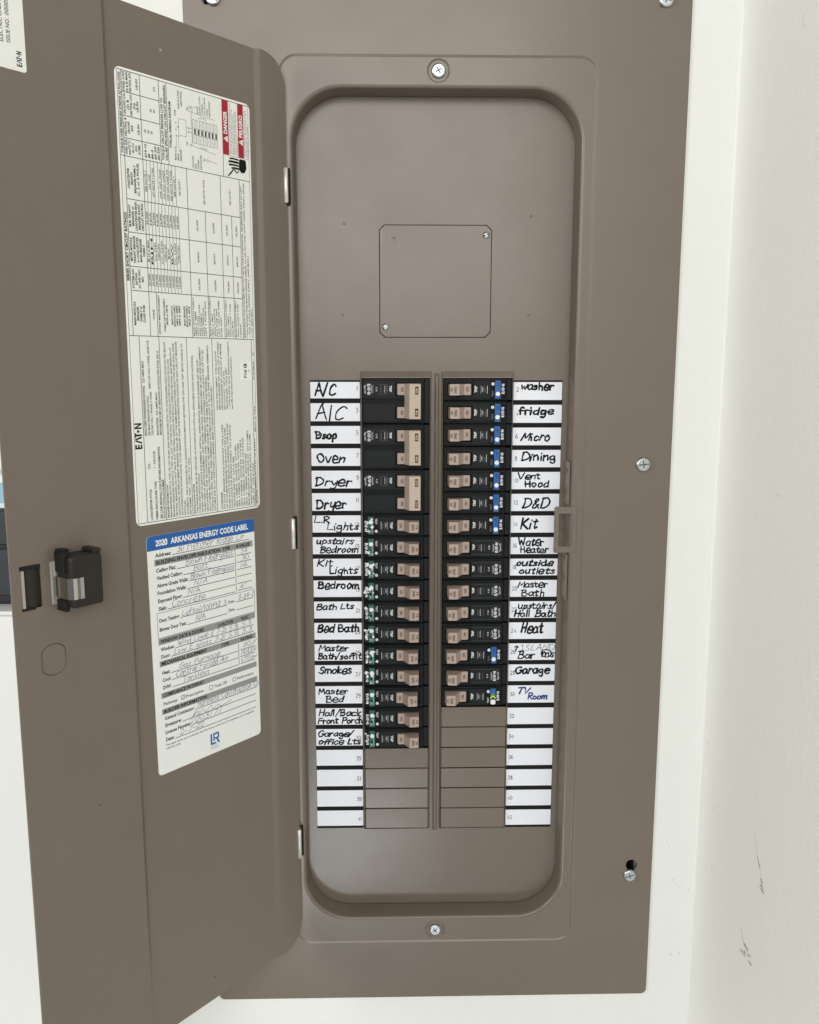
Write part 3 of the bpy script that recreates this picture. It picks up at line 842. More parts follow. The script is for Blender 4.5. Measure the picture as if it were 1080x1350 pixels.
para((("CH STYLE  BREAKER HOLD DOWN KIT TYPE # CHRD", .97), ("CH STYLE MAIN BREAKER FILLER PLATE TYPE # CHFP", .93),
      ("FILLER PLATE FOR BRANCH OPENINGS, TYPE # CHFP", .98), ("FLUSH DOOR FOR RETROFIT PANELS  CAT # CHPLCE", .96),
      ("GROUND BAR KIT  CAT # GBK", .60),
      ("GBK5   5 TERMINAL  GROUND BAR   CAT # GBK5", .72), ("GBK8   8 TERMINAL  GROUND BAR   CAT # GBK8", .74),
      ("GBK10  10 TERMINAL  GROUND BAR  CAT # GBK10", .78), ("GBK14  14 TERMINAL  GROUND BAR  CAT # HUK200", .80),
      ("GBK21  21 TERMINAL  GROUND BAR", .62), ("MAIN MECHANICAL INTERLOCK KIT  CAT # CHMEQ", .88),
      ("GENERATOR MECHANICAL INTERLOCK KIT  CAT # CHMIK", .84), ("LABEL KIT  TYPE # CHLK", .5),
      ("NEUTRAL TERMINAL BLOCK KIT, CAT # PANTS", .78)), 3, 37.0, 2.42, 66, head='ACCESSORIES')
para((("LATCH REPLACEMENT  TYPE # LATCHP", .86), ("SERVICE BARRIER KIT (CSR), KIT # TCSBSD", .99), ("SERVICE BARRIER KIT (CH-E), KIT # TMCBSB", .97),
      ("KEY LOCK KIT  CAT # TDL", .58), ("GROUND BARS, TYPE # GBK*", .62), ("-- TYPE # USE for Series Replacement Installation", 1.0), ("see URL http://eaton.com/loadcenters", .78)), 78, 38.6, 2.35, 50, 1.35)
t('Printed in USA', 4, 2.5, 1.2); t('Made in USA', 60, 2.5, 1.1, 20); t('9C35184H01', 100, 2.5, 1.1, 14); t('REV.', 118, 2.5, 1.1)
# centre table
t('SERIES SHORT CIRCUIT RATINGS', 188, 109.2, 1.9, 44, .02, 'C')
def cellt(lines, xc, y, pitch=2.45, cap=1.55, bold=.018, wmax=None):
    for s in lines:
        t(s, xc, y, cap, None if wmax is None else min(wmax, len(s) * cap * .82), bold, 'C'); y -= pitch
cellt(('MAIN MODULE', 'BREAKER', 'FAMILY or', 'CLASS FUSE'), 145, 105.6)
cellt(('SYSTEM AIC', 'RATING', 'AT 240 VAC', 'MAX'), 167.8, 105.6, wmax=13)
cellt(('METER MODULE', 'TENANT BREAKER', 'or LOADCENTER', 'MAIN BREAKER', 'FAMILY'), 186.7, 106, wmax=19)
cellt(('M.M. TENANT', 'BREAKER or', 'LOADCENTER MAIN', 'BREAKER SHORT', 'CIRCUIT RATING'), 208.2, 106, wmax=18.5)
cellt(('LOADCENTER', 'BRANCH', 'BREAKER FAMILY', '(1, 2 or 3 POLE)'), 232, 105.6, wmax=22)
cellt(('NONE',), 145, 90.6, bold=0)
cellt(('WITHOUT MAIN DISCONNECT', '', 'CABLE TAP BOX FAMILY', '1MTB or 3MTB', '', 'MAIN SWITCH', 'MODULE FAMILY', '1MPS or 3MPS', '3MFS or 3MFS', '', 'MAIN BREAKER', 'MODULE FAMILY', '1MCB or 3MCB'), 145, 86.2, 2.12, 1.4, .01, 27)
rnd = random.Random(21)
for k in range(10):
    y = 92.7 - k * 2.75
    t(rnd.choice(('10,000', '22,000', '42,000', '65,000', '100,000')), 167.8, y, 1.4, 8, 0, 'C')
    t(rnd.choice(('CSR/CSH', 'BR CATALOG', 'CC, CHH', 'BJH', 'CSR, BW', 'GJ, GJH', 'BR, LA or MAIN', 'BW')), 186.7, y, 1.4, rnd.uniform(7, 17), 0, 'C')
    t(rnd.choice(('10,000', '22,000', '25,000', 'N/A')), 208.2, y, 1.4, 8.5, 0, 'C')
for k, s in enumerate(('SEE NOTE *', 'CH, CHF', 'QT NOTE * CT82', '', 'CHF, CHT, CHAF', 'CH, CHT, CHGFT', 'CHF CHT CHAF CH', 'SEE NOTE * ETN2', 'SEE NOTE *')):
    if s: t(s, 232, 92.4 - k * 2.9, 1.4, min(20, len(s) * 1.35), 0, 'C')
for y, m4, r4 in ((51, 'BW/BWH', '22,000'), (36.5, 'BW/H', '22,000'), (24.3, 'GDH', '22,000'), (15.3, 'BR/H', '42,000')):
    t({51: '65,000', 36.5: '100,000', 24.3: '100,000', 15.3: '100,000'}[y], 167.8, y, 1.4, 8, 0, 'C')
    t(m4, 186.7, y, 1.4, 7, 0, 'C'); t(r4, 208.2, y, 1.4, 7.5, 0, 'C')
t('SEE NOTE *', 232, 65, 1.4, 11, 0, 'C'); t('SEE NOTE * ETN2', 232, 44, 1.4, 17, 0, 'C'); t('SEE NOTE *', 232, 20.4, 1.4, 11, 0, 'C')
def mini(y, ls, pitch=1.75, cap=1.15):
    for s, wd in ls: t(s, 131.6, y, cap, wd); y -= pitch
mini(57.2, (('MAIN SWITCH FAMILY', 27), ('1MPS or 3MPS', 17), ('WITH CLASS', 14), ('600A CLASS J FUSE', 22), ('FUSE FAMILY', 16), ('600A POSITIVE', 20), ('LIST 1 FUSE 60A', 25)))
mini(42.4, (('MAIN SWITCH FAMILY', 28), ('1MPS or 3MPS', 16), ('600A CLASS R', 20), ('RK5 FUSE 60A', 20), ('LIST 100 kA RMS', 26), ('FUSE 250V', 14)), 2.0)
mini(27.6, (('MAIN SWITCH FAMILY', 27), ('1MPS / 3MPS', 15), ('WITH CLASS T FUSE', 24), ('600A MAX', 12)), 2.0)
mini(18.4, (('MAIN SWITCH FAMILY', 27), ('WITH CLASS T FUSE', 24), ('1200A', 10)), 2.2)
t('BREAKERS IN THIS COLUMN MAY NOT BE IN THIS LOADCENTER. SEE BREAKER INFO TO LEFT.', 131.6, 9.9, 1.3, 110)
t('* ALSO INCLUDES THESE BRANCH BREAKER FAMILIES: CH, CHF, CHT, CHAF, CHGFT, CHNGFT, CHFGFT, CHPCAF', 131.6, 7.4, 1.3, 112)
t('-- FOR A 2-POLE 120/240V SUPPLY, (240V MAX.)', 131.6, 4.9, 1.3, 60); t('+ LTD AMPS MAX.', 131.6, 2.6, 1.2, 22)
# torque table
t('TORQUE WIRE PRESSURE SCREWS AS FOLLOWS:', 272, 109.1, 1.7, 50, .012, 'C')
cellt(('WIRE SIZE', '60/75°C', 'AL-CU', 'AWG', 'KCMIL'), 251.4, 106, wmax=9.4, bold=.01)
cellt(('NEUTRAL &', 'GROUND', 'BAR', '', 'LB-IN'), 263.9, 106, wmax=12.4, bold=.01)
cellt(('GROUND LUG', '(2) &', 'NEUTRAL LUG', '(N)', 'LB-IN'), 278, 106, wmax=13, bold=.01)
cellt(('PANEL LUGS', '(A & B) MAIN', 'NEUTRAL (NT)', '', 'LB-IN'), 292, 106, wmax=12, bold=.01)
for k, s in enumerate(('#14-10', '#8', '#6-4', '#3-2/0', '#0-300')): t(s, 247.2, 91.4 - k * 2.6, 1.6, min(8.6, len(s) * 1.45), .01)
for k, s in enumerate(('20', '25', '35')): t(s, 264, 91.2 - k * 2.6, 1.5, None, 0, 'C')
for k, s in enumerate(('50', '50')): t(s, 278, 86 - k * 2.6, 1.5, None, 0, 'C')
t('275', 292, 82.6, 1.5, None, 0, 'C')
t('TORQUE CIRCUIT BREAKER LUGS TO', 248, 77.2, 1.7, 40, .01); t('VALUES SPECIFIED ON CIRCUIT BREAKERS.', 248, 74.5, 1.7, 49, .01)
t('TYPICAL WIRING DIAGRAM', 272, 70.6, 1.8, 30, .015, 'C')
for k, s in enumerate(('MAIN LUG', 'MAIN', 'BREAKER')): t(s, 250, 67.2 - k * 2.2, 1.3, None)
t('LINE', 279, 66.6, 1.3); t('INSULATED', 284, 63.4, 1.3, 12); t('NEUTRAL', 286, 61, 1.3, 10)
for k, s in enumerate(('GROUND', 'BAR', '(WHEN', 'INSTALLED)')): t(s, 247, 52.6 - k * 2.3, 1.3, None)
for k, s in enumerate(('BOND', 'NEUTRAL TO BOX', 'TORQUE', 'TO 35 LB-IN', 'WHEN', 'NECESSARY')): t(s, 284, 47.4 - k * 2.1, 1.15, min(12, len(s) * 1.2))
t('B1', 253.5, 42.6, 1.3); t('N2', 261.5, 57.2, 1.3); t('N1', 284.5, 56.2, 1.3)
mb.build('printed_text', ins_l)
# small wiring diagram
mb = MB(); h = HL + .03
mb.frame(266.8, 277.6, 58.2, 64.6, .22, h, K)
mb.line(258, 53.6, 258, 53.0, .2, h, K)
mb.line(262, 53.4, 284, 53.4, .22, h, K); mb.line(262, 53.4, 259.4, 33, .2, h, K); mb.line(284, 53.4, 282.6, 33, .2, h, K)
for k in range(8): mb.line(264.0 + 0, 52.8 - k * 3.1, 279.4, 52.8 - k * 3.1, .24, h + .004, K)
for x in (264, 269.4, 273.8, 279.4): mb.line(x, 52.8, x, 31.1, .2, h + .008, K)
for k in range(7):
    y0, y1 = 52.8 - k * 3.1 - .5, 52.8 - (k + 1) * 3.1 + .5
    mb.rect(269.8, 273.4, y1, y0 - .9, h + .012, BLACKINK)
    for xa, xb in ((265, 268.6), (274.6, 278.4)):
        ribbon(mb, [(xa, (y0 + y1) / 2 - .5), ((xa + xb) / 2, (y0 + y1) / 2 + .6), (xb, (y0 + y1) / 2 - .4)], .16, h + .015, K)
for x in (270.4, 273): mb.line(x, 53.4, x, 58, .2, h + .004, K)
for x, y in ((270.4, 56), (273, 56), (266, 66.8), (270, 66.8), (274.4, 66.8), (266, 64.9), (272, 65.2), (286.6, 53.8)): mb.poly(circ(x, y, .45, 8), h + .02, K)
mb.line(258, 66.8, 266, 66.8, .16, h, K); mb.line(256, 64.9, 266, 64.9, .16, h, K)
mb.frame(284.2, 287.6, 52.6, 55.4, .2, h + .01, K)
mb.poly(circ(262, 54.6, .8, 10), h + .01, K); mb.poly(circ(262, 54.6, .55, 10), h + .016, SHEET)
mb.poly(circ(254.2, 40.6, .8, 10), h + .01, K); mb.poly(circ(254.2, 40.6, .55, 10), h + .016, SHEET); mb.line(254.2, 39.6, 253.4, 32, .2, h, K)
mb.line(287.6, 52, 288.4, 48, .2, h, K)
for k, c in enumerate('LOAD'):
    text(mb, c, 281.0, 46.6 - k * 2.0, 1.3, h + .02, K); text(mb, c, 261.0, 46.6 - k * 2.0, 1.3, h + .02, K)
mb.build('wiring_diagram', ins_l)
# danger banners
for y0, y1, word in ((20.6, 26.4, 'DANGER'), (6.6, 11.9, 'PELIGRO')):
    mb = MB(); mb.rect(261.4, 298.5, y0, y1, HL + .03, RED); bn = mb.build('danger_banner', ins_l)
    mb = MB(); text(mb, word, 275.6, (y0 + y1) / 2, 3.1, HL + .06, SHEETEDGE, 0, 15.4, 'L', .03, 'M')
    xc = 272.2; yc = y0 + .9
    mb.add([(xc - 2.2, yc, HL + .06), (xc + 2.2, yc, HL + .06), (xc, yc + 3.9, HL + .06)], [(0, 1, 2)], SHEETEDGE)
    mb.rect(xc - .22, xc + .22, yc + 1.2, yc + 2.7, HL + .08, RED); mb.rect(xc - .22, xc + .22, yc + .45, yc + .9, HL + .08, RED)
    mb.build('banner_text', bn)
mb = MB()
for k, s in enumerate(('HAZARDOUS VOLTAGE. Will cause death or injury.', 'Turn off all power before servicing.', 'Replace all barriers and covers', 'before energizing. Equipment to be', 'installed and serviced by qualified', 'personnel only.')):
    text(mb, s, 262.4, 18.9 - k * 1.35, .95, HL + .03, K, 0, min(35, len(s) * .86))
for k, s in enumerate(('TENSION PELIGROSA. Causara la muerte', 'o lesiones graves. Desconecte toda la', 'energia antes de trabajar.')):
    text(mb, s, 262.4, 5.2 - k * 1.35, .95, HL + .03, K, 0, min(35, len(s) * .9))
mb.build('warning_text', ins_l)
# shock hand pictogram
mb = MB(); h = HL + .05
mb.poly([(260.2, 5.2), (260.4, 10.4), (259.2, 11.6), (252.6, 11.8), (250.6, 9.4), (251.2, 6.4), (254.4, 4.6)], h, BLACKINK)
for k, (x, y) in enumerate(((259.6, 19.8), (257.4, 21.0), (255.2, 20.6), (253.2, 18.4))): ribbon(mb, [(259.4 - k * 2.1, 12.4), (x, y - 2.5), (x - .3, y)], 1.35, h, BLACKINK)
ribbon(mb, [(251.4, 12.4), (249.8, 14.0), (251.4, 15.4), (252.0, 17.2), (252.0, 17.2), (249.4, 19.4), (247.0, 22.0)], 1.0, h + .01, BLACKINK)
mb.build('shock_hand_symbol', ins_l)
# the F146 inspection sticker
mb = MB(); mb.slab(rr(99.8, 113.2, 5.2, 16.4, 1.2, 3), .3, .46, SHEETEDGE, .03); st = mb.build('inspection_sticker', ins_l)
mb = MB(); text(mb, 'F', 101.4, 10.2, 2.6, .5, BLACKINK, 0, 1.5, 'L', .03); digits(mb, '146', 103.4, 10.2, 2.5, .5, BLACKINK, .5); mb.poly(circ(110.4, 11.4, 1.7, 14), .5, BLACKINK); text(mb, 'R', 110.4, 11.4, 1.8, .52, SHEETEDGE, 0, None, 'C', .02, 'M'); text(mb, 'UP', 105.6, 7.4, 1.3, .5, K)
mb.build('sticker_text', st)

# ================================================================== ENERGY LABEL on the door
def pane_frame(a, b, h): return FD @ Matrix.Translation(Vector((a, b, h)) * S)
en = thing('energy_code_label', 'white Arkansas energy code label with blue header and grey bars, filled in by hand', 'label', (0, 0, 0), pane_frame(-137.6, -282.0, -3.0) @ Matrix.Rotation(math.radians(.4), 4, 'Z'))
mb = MB()
n = 40                                       # sheet with a slightly lifted lower right corner
lp = rr(0, 99, 0, 179, 3.2, 5)
mb.slab(lp, .02, .22, SHEET2, .03)
mb.build('sheet', en)
mb = MB(); H1 = .26
hd = rr(0.05, 98.95, 168.4, 178.95, 3.2, 5)
hd = [(x, y) if y > 172 else (x if 3 < x < 96 else (0.05 if x < 50 else 98.95), max(y, 168.4)) for x, y in hd]
mb.poly([(.05, 168.4), (98.95, 168.4)] + [p for p in rr(.05, 98.95, 160, 178.95, 3.2, 5) if p[1] > 172], H1, BLUE)
hb = mb.build('header_band', en)
mb = MB(); digits(mb, '2020', 7.4, 171.4, 3.9, H1 + .03, SHEETEDGE, .85); text(mb, 'ARKANSAS ENERGY CODE LABEL', 20.2, 171.3, 4.1, H1 + .03, SHEETEDGE, 0, 72.4, 'L', .03); mb.build('header_text', hb)
BARS = ((161.6, 156.9, 'BUILDING ENVELOPE INSULATION', (('TYPE', 66.5), ('R-VALUE', 80.5))), (103.2, 98.5, 'WINDOW DATE & DOORS', (('U-FACTOR', 59.5), ('SHGC', 82.5))),
        (86.4, 82.0, 'MECHANICAL EQUIPMENT', (('TYPE', 62), ('RATING', 81.5))), (62.2, 58.0, 'COMPLIANCE PATHWAY', ()), (49.9, 45.6, 'BUILDER INFORMATION', ()))
for y1, y0, s, ex in BARS:
    mb = MB(); mb.rect(5.6, 96.8, y0, y1, H1, BARGREY); o = mb.build('heading_bar', en)
    mb = MB(); text(mb, s, 7.2, (y0 + y1) / 2, 2.6, H1 + .03, BLACKINK, 0, len(s) * 2.05, 'L', .035, 'M')
    for e, x in ex: text(mb, e, x, (y0 + y1) / 2, 2.4, H1 + .03, BLACKINK, 0, len(e) * 1.9, 'L', .035, 'M')
    mb.build('heading_text', o)
mb = MB(); mw = MB()
ROWS = [('Address:', 6.5, 163.3, 21, 93.5), ('Ceiling Flat:', 6.7, 152.2, 24.5, 78), ('Vaulted Ceiling:', 6.7, 146.7, 30, 78), ('Above Grade Walls:', 6.8, 141.1, 35, 78), ('Foundation Walls:', 6.9, 135.6, 32.8, 78),
        ('Exposed Floor:', 7.1, 129.8, 29, 78), ('Slab:', 7.1, 124.0, 15, 78), ('Duct Testing:', 7.2, 115.2, 25.8, 69.2), ('Blower Door Test:', 7.2, 108.5, 31.5, 69.2), ('Window:', 7.1, 93.6, 20, 95.2), ('Door:', 7.3, 88.1, 16, 95.2),
        ('Heat:', 7.5, 75.9, 15.2, 78.5), ('Cool:', 7.4, 70.4, 15.6, 78.5), ('DHW:', 7.6, 64.7, 16.2, 78.5), ('General Contractor:', 7.5, 41.2, 35.2, 96.5), ('Signature:', 7.4, 35.7, 23, 94.8), ('License Number:', 7.6, 30.2, 32, 94.8), ('Date:', 7.7, 24.6, 16, 94.8)]
for s, x, y, x0, x1 in ROWS:
    text(mb, s, x, y, 2.6, H1, BLACKINK, 0, min(x0 - x - 1.0, len(s) * 1.75), 'L', .03); mb.line(x0, y - .3, x1, y - .3, .45, H1 + .01, BLACKINK)
for y in (152.2, 146.7, 141.1, 135.6, 129.8, 124.4, 76.0, 70.5, 64.8): mb.line(80.4, y - .2, 95, y - .2, .45, H1 + .01, BLACKINK)
for y in (115.7, 109.2): text(mb, 'Date:', 70.6, y, 2.3, H1, BLACKINK, 0, 6, 'L', .016); mb.line(78, y - .2, 95, y - .2, .45, H1 + .01, BLACKINK)
for x, y0, y1 in ((78.9, 124, 157), (78.9, 88, 97.6), (79, 64.5, 81)): mb.line(x, y0, x, y1, .4, H1 + .02, BLACKINK)
mb.frame(5.6, 97, 103.6, 122.2, .3, H1 + .015, BLACKINK)
text(mb, 'Pathway:', 7.2, 52.4, 2.3, H1, BLACKINK, 0, 12.5, 'L', .016)
for x, s, wd in ((23, 'Prescriptive', 16), (49.2, 'Trade Off', 12.5), (72, 'Performance', 17)):
    mb.frame(x, x + 3, 52.2, 55.2, .38, H1 + .01, BLACKINK); text(mb, s, x + 4.2, 52.4, 2.3, H1, BLACKINK, 0, wd, 'L', .012)
text(mb, 'This label serves as an indication that the home, at the time of completion, is in compliance', 7.5, 20.8, 1.5, H1, BLACKINK, 0, 85, 'L', .012)
text(mb, 'with the code.', 7.5, 18.2, 1.5, H1, BLACKINK, 0, 13, 'L', .012)
mb.build('form_print', en)
mb = MB()
PEN = [('30 Fletcher Ridge Cir', 25, 88, 164.2, 5.2), ('Blown Fiberglass', 32, 76, 153.0, 5), ('38', 84, 91, 153.2, 4), ('Batt', 39, 52, 147.6, 4.4), ('30', 84, 92, 147.6, 4), ('Blown Fiberglass', 36, 77, 142.0, 4.4), ('14', 83, 90, 142, 4), ('N/A', 39, 51, 136.6, 3.8),
       ('N/A', 33, 44, 130.8, 3.6), ('Concrete', 18, 48, 124.6, 4.6), ('4\'', 82, 88, 125.4, 3.4), ('Leftol/100ft2 3', 27, 68, 115.8, 4), ('8-24-2', 80.5, 96, 116.6, 3.8), ('N/A', 39, 48, 109.6, 4), ('Wind Lowe E 7-21 S.3', 22, 77, 94.4, 3.8), ('S.3', 82, 92, 94.6, 3.6),
       ('Low E glass 7-21 S.3', 18, 77, 88.8, 3.8), ('S.3', 83, 93, 88.9, 3.4), ('Gas Furnace', 22, 60, 76.6, 4.2), ('80%', 83, 96, 77.2, 3.8), ('Central Forced Air', 19, 68, 71.2, 4.2), ('14SEER', 81, 97, 71.4, 3.8), ('Tankless', 25, 49, 65.4, 4.2), ('STEaw', 80.5, 97, 65.8, 3.4),
       ('Hartness Construction Co', 37, 98, 42.0, 4.8), ('1003777', 31, 60, 31.0, 4.4), ('2-7-22', 20, 42, 25.4, 4.0)]
for s, x0, x1, y, cap in PEN:
    s = ''.join(c if c in GL else 'l' for c in s)
    write(mb, s, x0, x1, y, cap, .42, H1 + .05, PENCIL, jit=.4, slant=.15)
ribbon(mb, catmull([(30, 34), (36, 40), (33, 36), (38, 39), (37, 35), (42, 39), (44, 36), (50, 39.5), (51, 36), (56, 38), (60, 36.4), (70, 38)]), .36, H1 + .05, PENCIL)
ribbon(mb, [(23.4, 53.4), (24.2, 52.6), (25.6, 55.4)], .4, H1 + .05, PENCIL)
mb.build('handwriting', en)
mb = MB(); h = H1 + .02                       # LR-style builder logo
mb.rect(48.0, 49.6, 8.6, 16.2, h, BLUE); mb.rect(48.0, 53.2, 7.4, 8.8, h + .004, BLUE); mb.rect(50.6, 51.9, 10.0, 16.2, h, BLUE); mb.rect(50.6, 56.2, 14.9, 16.3, h + .004, BLUE)
mb.rect(54.9, 56.3, 12.0, 15.2, h + .008, BLUE); mb.rect(51.8, 56.2, 11.4, 12.6, h + .012, BLUE); mb.add([(53.2, 11.6, h), (55.0, 11.6, h), (57.0, 7.4, h), (55.2, 7.4, h)], [(3, 2, 1, 0)], BLUE)
text(mb, 'CITY OF', 48.4, 5.6, 1.1, h, BLUE); text(mb, 'LITTLE ROCK', 48.2, 3.8, 1.2, h, BLUE, 0, 8)
mb.build('city_logo', en)

# ================================================================== UL label, top of the door
ul = thing('listing_label', 'small white certification label at the top outer edge of the door', 'label', (0, 0, 0), FD @ Matrix(((0, -1, 0, -207.2 * S), (1, 0, 0, 185.2 * S), (0, 0, 1, .02 * S), (0, 0, 0, 1))))
mb = MB(); mb.slab(rr(0, 58, 0, 29, 1.8, 4), 0, .2, SHEET, .03); mb.build('sheet', ul)
mb = MB(); h = .24
logo(mb, 2.6, 2.6, 3.2, 8.4, h, BLACKINK)
text(mb, 'ELECTRIC CABINET FRONT', 14, 13.2, 2.2, h, LINEGREY, 0, 36, 'L', .01); text(mb, 'ISSUE NO.', 14.5, 9.0, 2.2, h, LINEGREY, 0, 13, 'L', .01); digits(mb, '0101009', 29.2, 9.0, 2.2, h, LINEGREY, .3)
text(mb, 'R', 43, 3.0, 1.8, h, LINEGREY)
text(mb, 'LISTED', 36.5, 22.4, 2.4, h, BLACKINK, 0, 11, 'L', .012)
mb.build('label_text', ul)
mb = MB(); mb.fill([circ(30.2, 23.0, 4.6, 24), circ(30.2, 23.0, 4.0, 24)], h, BLACKINK); text(mb, 'UL', 30.2, 23, 3.6, h + .02, BLACKINK, 0, 4.6, 'C', .03, 'M')
mb.build('certification_mark', ul)

# ================================================================== CIRCUIT DIRECTORY STRIPS
ML = {1: -.88, 2: .57, 3: .72, 4: 1.07, 5: 1.32, 6: 1.27, 7: 1.22, 8: 1.57, 9: 1.82, 10: 1.87, 11: 2.22, 12: 2.27, 13: 2.32, 14: 2.27, 15: 2.12, 16: .97, 17: .62, 18: .17, 19: .5, 20: -.03, 21: -.28}
MR = {1: -1.0, 2: -.83, 3: -.78, 4: -.53, 5: -.1, 6: .25, 7: .55, 8: .85, 9: 1.2, 10: 1.4, 11: 1.6, 12: 1.75, 13: 1.85, 14: 1.77, 15: 1.62, 16: .07, 17: -.18, 18: -.13, 19: -.68, 20: -1.13, 21: -1.08}
ZT = 3.88
W_, TN, BL = MARKER, THINPEN, BLUEPEN
HAND_L = {1: [('A/C', 4.5, 20.5, 2.6, 9.4, 1.15)], 3: [('A|C', 4.5, 27, 1.6, 11.4, .95)], 5: [('Dsop', 3.8, 22, 4.6, 7, 1.1), ('Bsap', 4.2, 21, 4.2, 7, .9)], 7: [('Oven', 5, 28, 3.2, 7.4, 1.15)],
          9: [('Dryer', 2.6, 33, 2.4, 7.0, 1.05)], 11: [('Dryer', 3.2, 29, 2.0, 8.2, 1.15)], 13: [('L.R', 1.8, 14.5, 9.2, 5.6, 1.0), ('Lights', 12.5, 39, 2.4, 6.4, 1.05)],
          15: [('upstairs', 3, 34.5, 9.6, 5.6, 1.05), ('Bedroom', 6, 38.5, 1.5, 6.4, 1.1)], 17: [('Kit', 3, 16.5, 9.0, 6.4, 1.05), ('Lights', 14, 38, 1.9, 6.4, 1.05)], 19: [('Bedroom', 4, 39, 8, 6.4, 1.1)],
          21: [('Bath', 2.2, 19.5, 8.2, 6.2, 1.05), ('Lts', 23, 34, 9.0, 5, 1.0)], 23: [('Bed Bath', 3, 38.5, 7.4, 6.8, 1.15)], 25: [('Master', 3.6, 29.5, 9.4, 5.4, 1.05), ('Bath/soffit', 3, 40.6, 1.6, 5.8, 1.1)], 27: [('Smokes', 3.6, 31.5, 8.0, 6.0, 1.15)],
          29: [('Master', 3.2, 28.5, 8.8, 5.8, 1.1), ('Bed', 9.6, 24.5, 1.4, 6.2, 1.1)], 31: [('Hall/Back', 2.6, 40, 8.6, 6.2, 1.1), ('Front Porch', 2, 41, 1.4, 5.6, 1.1)], 33: [('Garage/', 2, 32, 9.0, 5.8, 1.1), ('office Lts', 2, 39, 1.3, 5.6, 1.15)]}
HAND_R = {2: [('washer', 6, 33, 9.0, 6.0, 1.2)], 4: [('fridge', 4.5, 33.5, 7.4, 5.8, 1.25)], 6: [('Micro', 7.4, 31, 4.2, 6.8, 1.1)], 8: [('Dining', 7.4, 36.5, 6.2, 6.6, 1.15)], 10: [('Vent', 5.4, 24, 9.4, 5.8, 1.1), ('Hood', 11, 31, 2.0, 6.2, 1.15)],
          12: [('D&D', 9, 31, 3, 8.4, 1.15)], 14: [('Kit', 8.2, 22.5, 4.0, 8.2, 1.2)], 16: [('Water', 7, 28.5, 8.2, 7.0, 1.15), ('Heater', 8.4, 32, 1.4, 6.0, 1.1)], 18: [('outside', 5, 36, 9.4, 5.6, 1.25), ('outlets', 7, 38, 1.8, 5.8, 1.2)],
          20: [('Master', 7.2, 32, 9.0, 5.8, 1.1), ('Bath', 10, 30, .9, 5.8, 1.1)], 22: [('upstairs/', 7.4, 40, 8.8, 6.0, 1.15), ('Hall Bath', 4, 40.4, 1.4, 6.0, 1.15)], 24: [('Heat', 10, 29, 6.0, 8.0, 1.25)],
          26: [('?', 5, 8, 8.6, 5.6, 1.1), ('ISLAND', 11, 40, 9.2, 5.8, .45), ('Bar', 8, 23, 1.6, 6.6, 1.1), ('ms', 29, 40, 3.2, 6.8, 1.1)], 28: [('Garage', 6.4, 36, 7.6, 6.2, 1.25)], 30: [('TV', 8, 18.5, 8.2, 5.8, 1.2), ('Room', 17.5, 34.5, 3.4, 5.6, 1.25)]}
for side_, (xa, xb, mdz, hand) in enumerate(((-92.0, -50.4, ML, HAND_L), (77.2, 118.4, MR, HAND_R))):
    nm = ('white circuit directory strip left of the breakers, handwritten from A/C down to Garage/office',
          'white circuit directory strip right of the breakers, handwritten from washer down to TV Room')[side_]
    strip = thing('circuit_directory_strip', nm, 'label strip', ((xa + xb) / 2, ZB, DH), F0, 'circuit directory strips')
    zt = ZT + 1.4 + mdz[1]; zb = ZT - PITCH * 20 - 16.9 + mdz[21]
    lean = lambda z: (0, 0)[side_] + ((-1.1, 1.3)[side_]) * (Z0 - z) / 400 * 0
    mb = MB(); mb.slab(rr(xa, xb, zb, zt, .3, 2), DH + .02, DH + .2, STRIP, .03); mb.build('strip_backing', strip)
    for k in range(21):
        num = 2 * k + 1 + side_
        top = ZT - PITCH * k + mdz[k + 1]
        nxt = ZT - PITCH * (k + 1) + mdz[k + 2] if k < 20 else top - 18.6
        bot = max(top - 16.0, nxt + 4.0)
        if num in (1, 2): top -= .1
        mb = MB(); x0 = xa + .12 + random.uniform(0, .25); x1 = xb - .12 - random.uniform(0, .3)
        mb.slab(rr(x0, x1, bot, top, .25, 1), DH + .22, DH + .34, PAPER, .02)
        o = mb.build('circuit_field', strip)
        HF = DH + .38
        wr = hand.get(num)
        o['label'] = ('white field %d reading ' % num + ' '.join(q[0].replace('|', '/').replace('Dsop', 'a scribble').replace('Bsap', '') for q in wr)).strip() if wr else 'blank white field %d' % num
        if num in (5,): o['label'] = 'white field 5 with an overwritten scribble'
        mb = MB()
        yc = (top + bot) / 2 - 1.7
        if side_ == 0: digits(mb, str(num), xb - 1.9, yc + (1.6 if num < 12 else -.8), 3.5, HF, LINEGREY, .42, 'R')
        else: digits(mb, str(num), xa + 2.6 - .05 * k, yc + (1.2 if num == 2 else 0), 3.5, HF, LINEGREY, .42)
        q = mb.build('printed_number', strip); q.parent = o; q.location = (0, 0, 0)
        if wr:
            mb = MB()
            for j, (s, a, b, y, cap, wd) in enumerate(wr):
                m = BL if num == 30 else (TN if s == 'ISLAND' else W_)
                yy = bot + y * (top - bot) / 15.9
                clipb = bot - (3.0 if num in (9, 11) else .25)
                write(mb, s, xa + a, xa + b, yy, cap * (.9 if len(wr) > 1 else 1), wd * ((1.28 if len(wr) == 1 else 1.12) if s != 'ISLAND' else 1), HF + .02 + .03 * j, m, jit=.5, slant=.10 if num % 3 else .2, seed=num, clip=(xa + .8, xb - .6, clipb, top - .3))
            if num == 26:
                c = (xa + 33.2, bot + 6)
                for r in range(2): ribbon(mb, [(c[0] + 4.6 * math.cos(t / 3 + r) * (1 - .1 * r), c[1] + 3.4 * math.sin(t / 3 + r)) for t in range(20)], .8, HF + .1 + .03 * r, W_)
            q = mb.build('handwriting', strip); q.parent = o; q.location = (0, 0, 0)

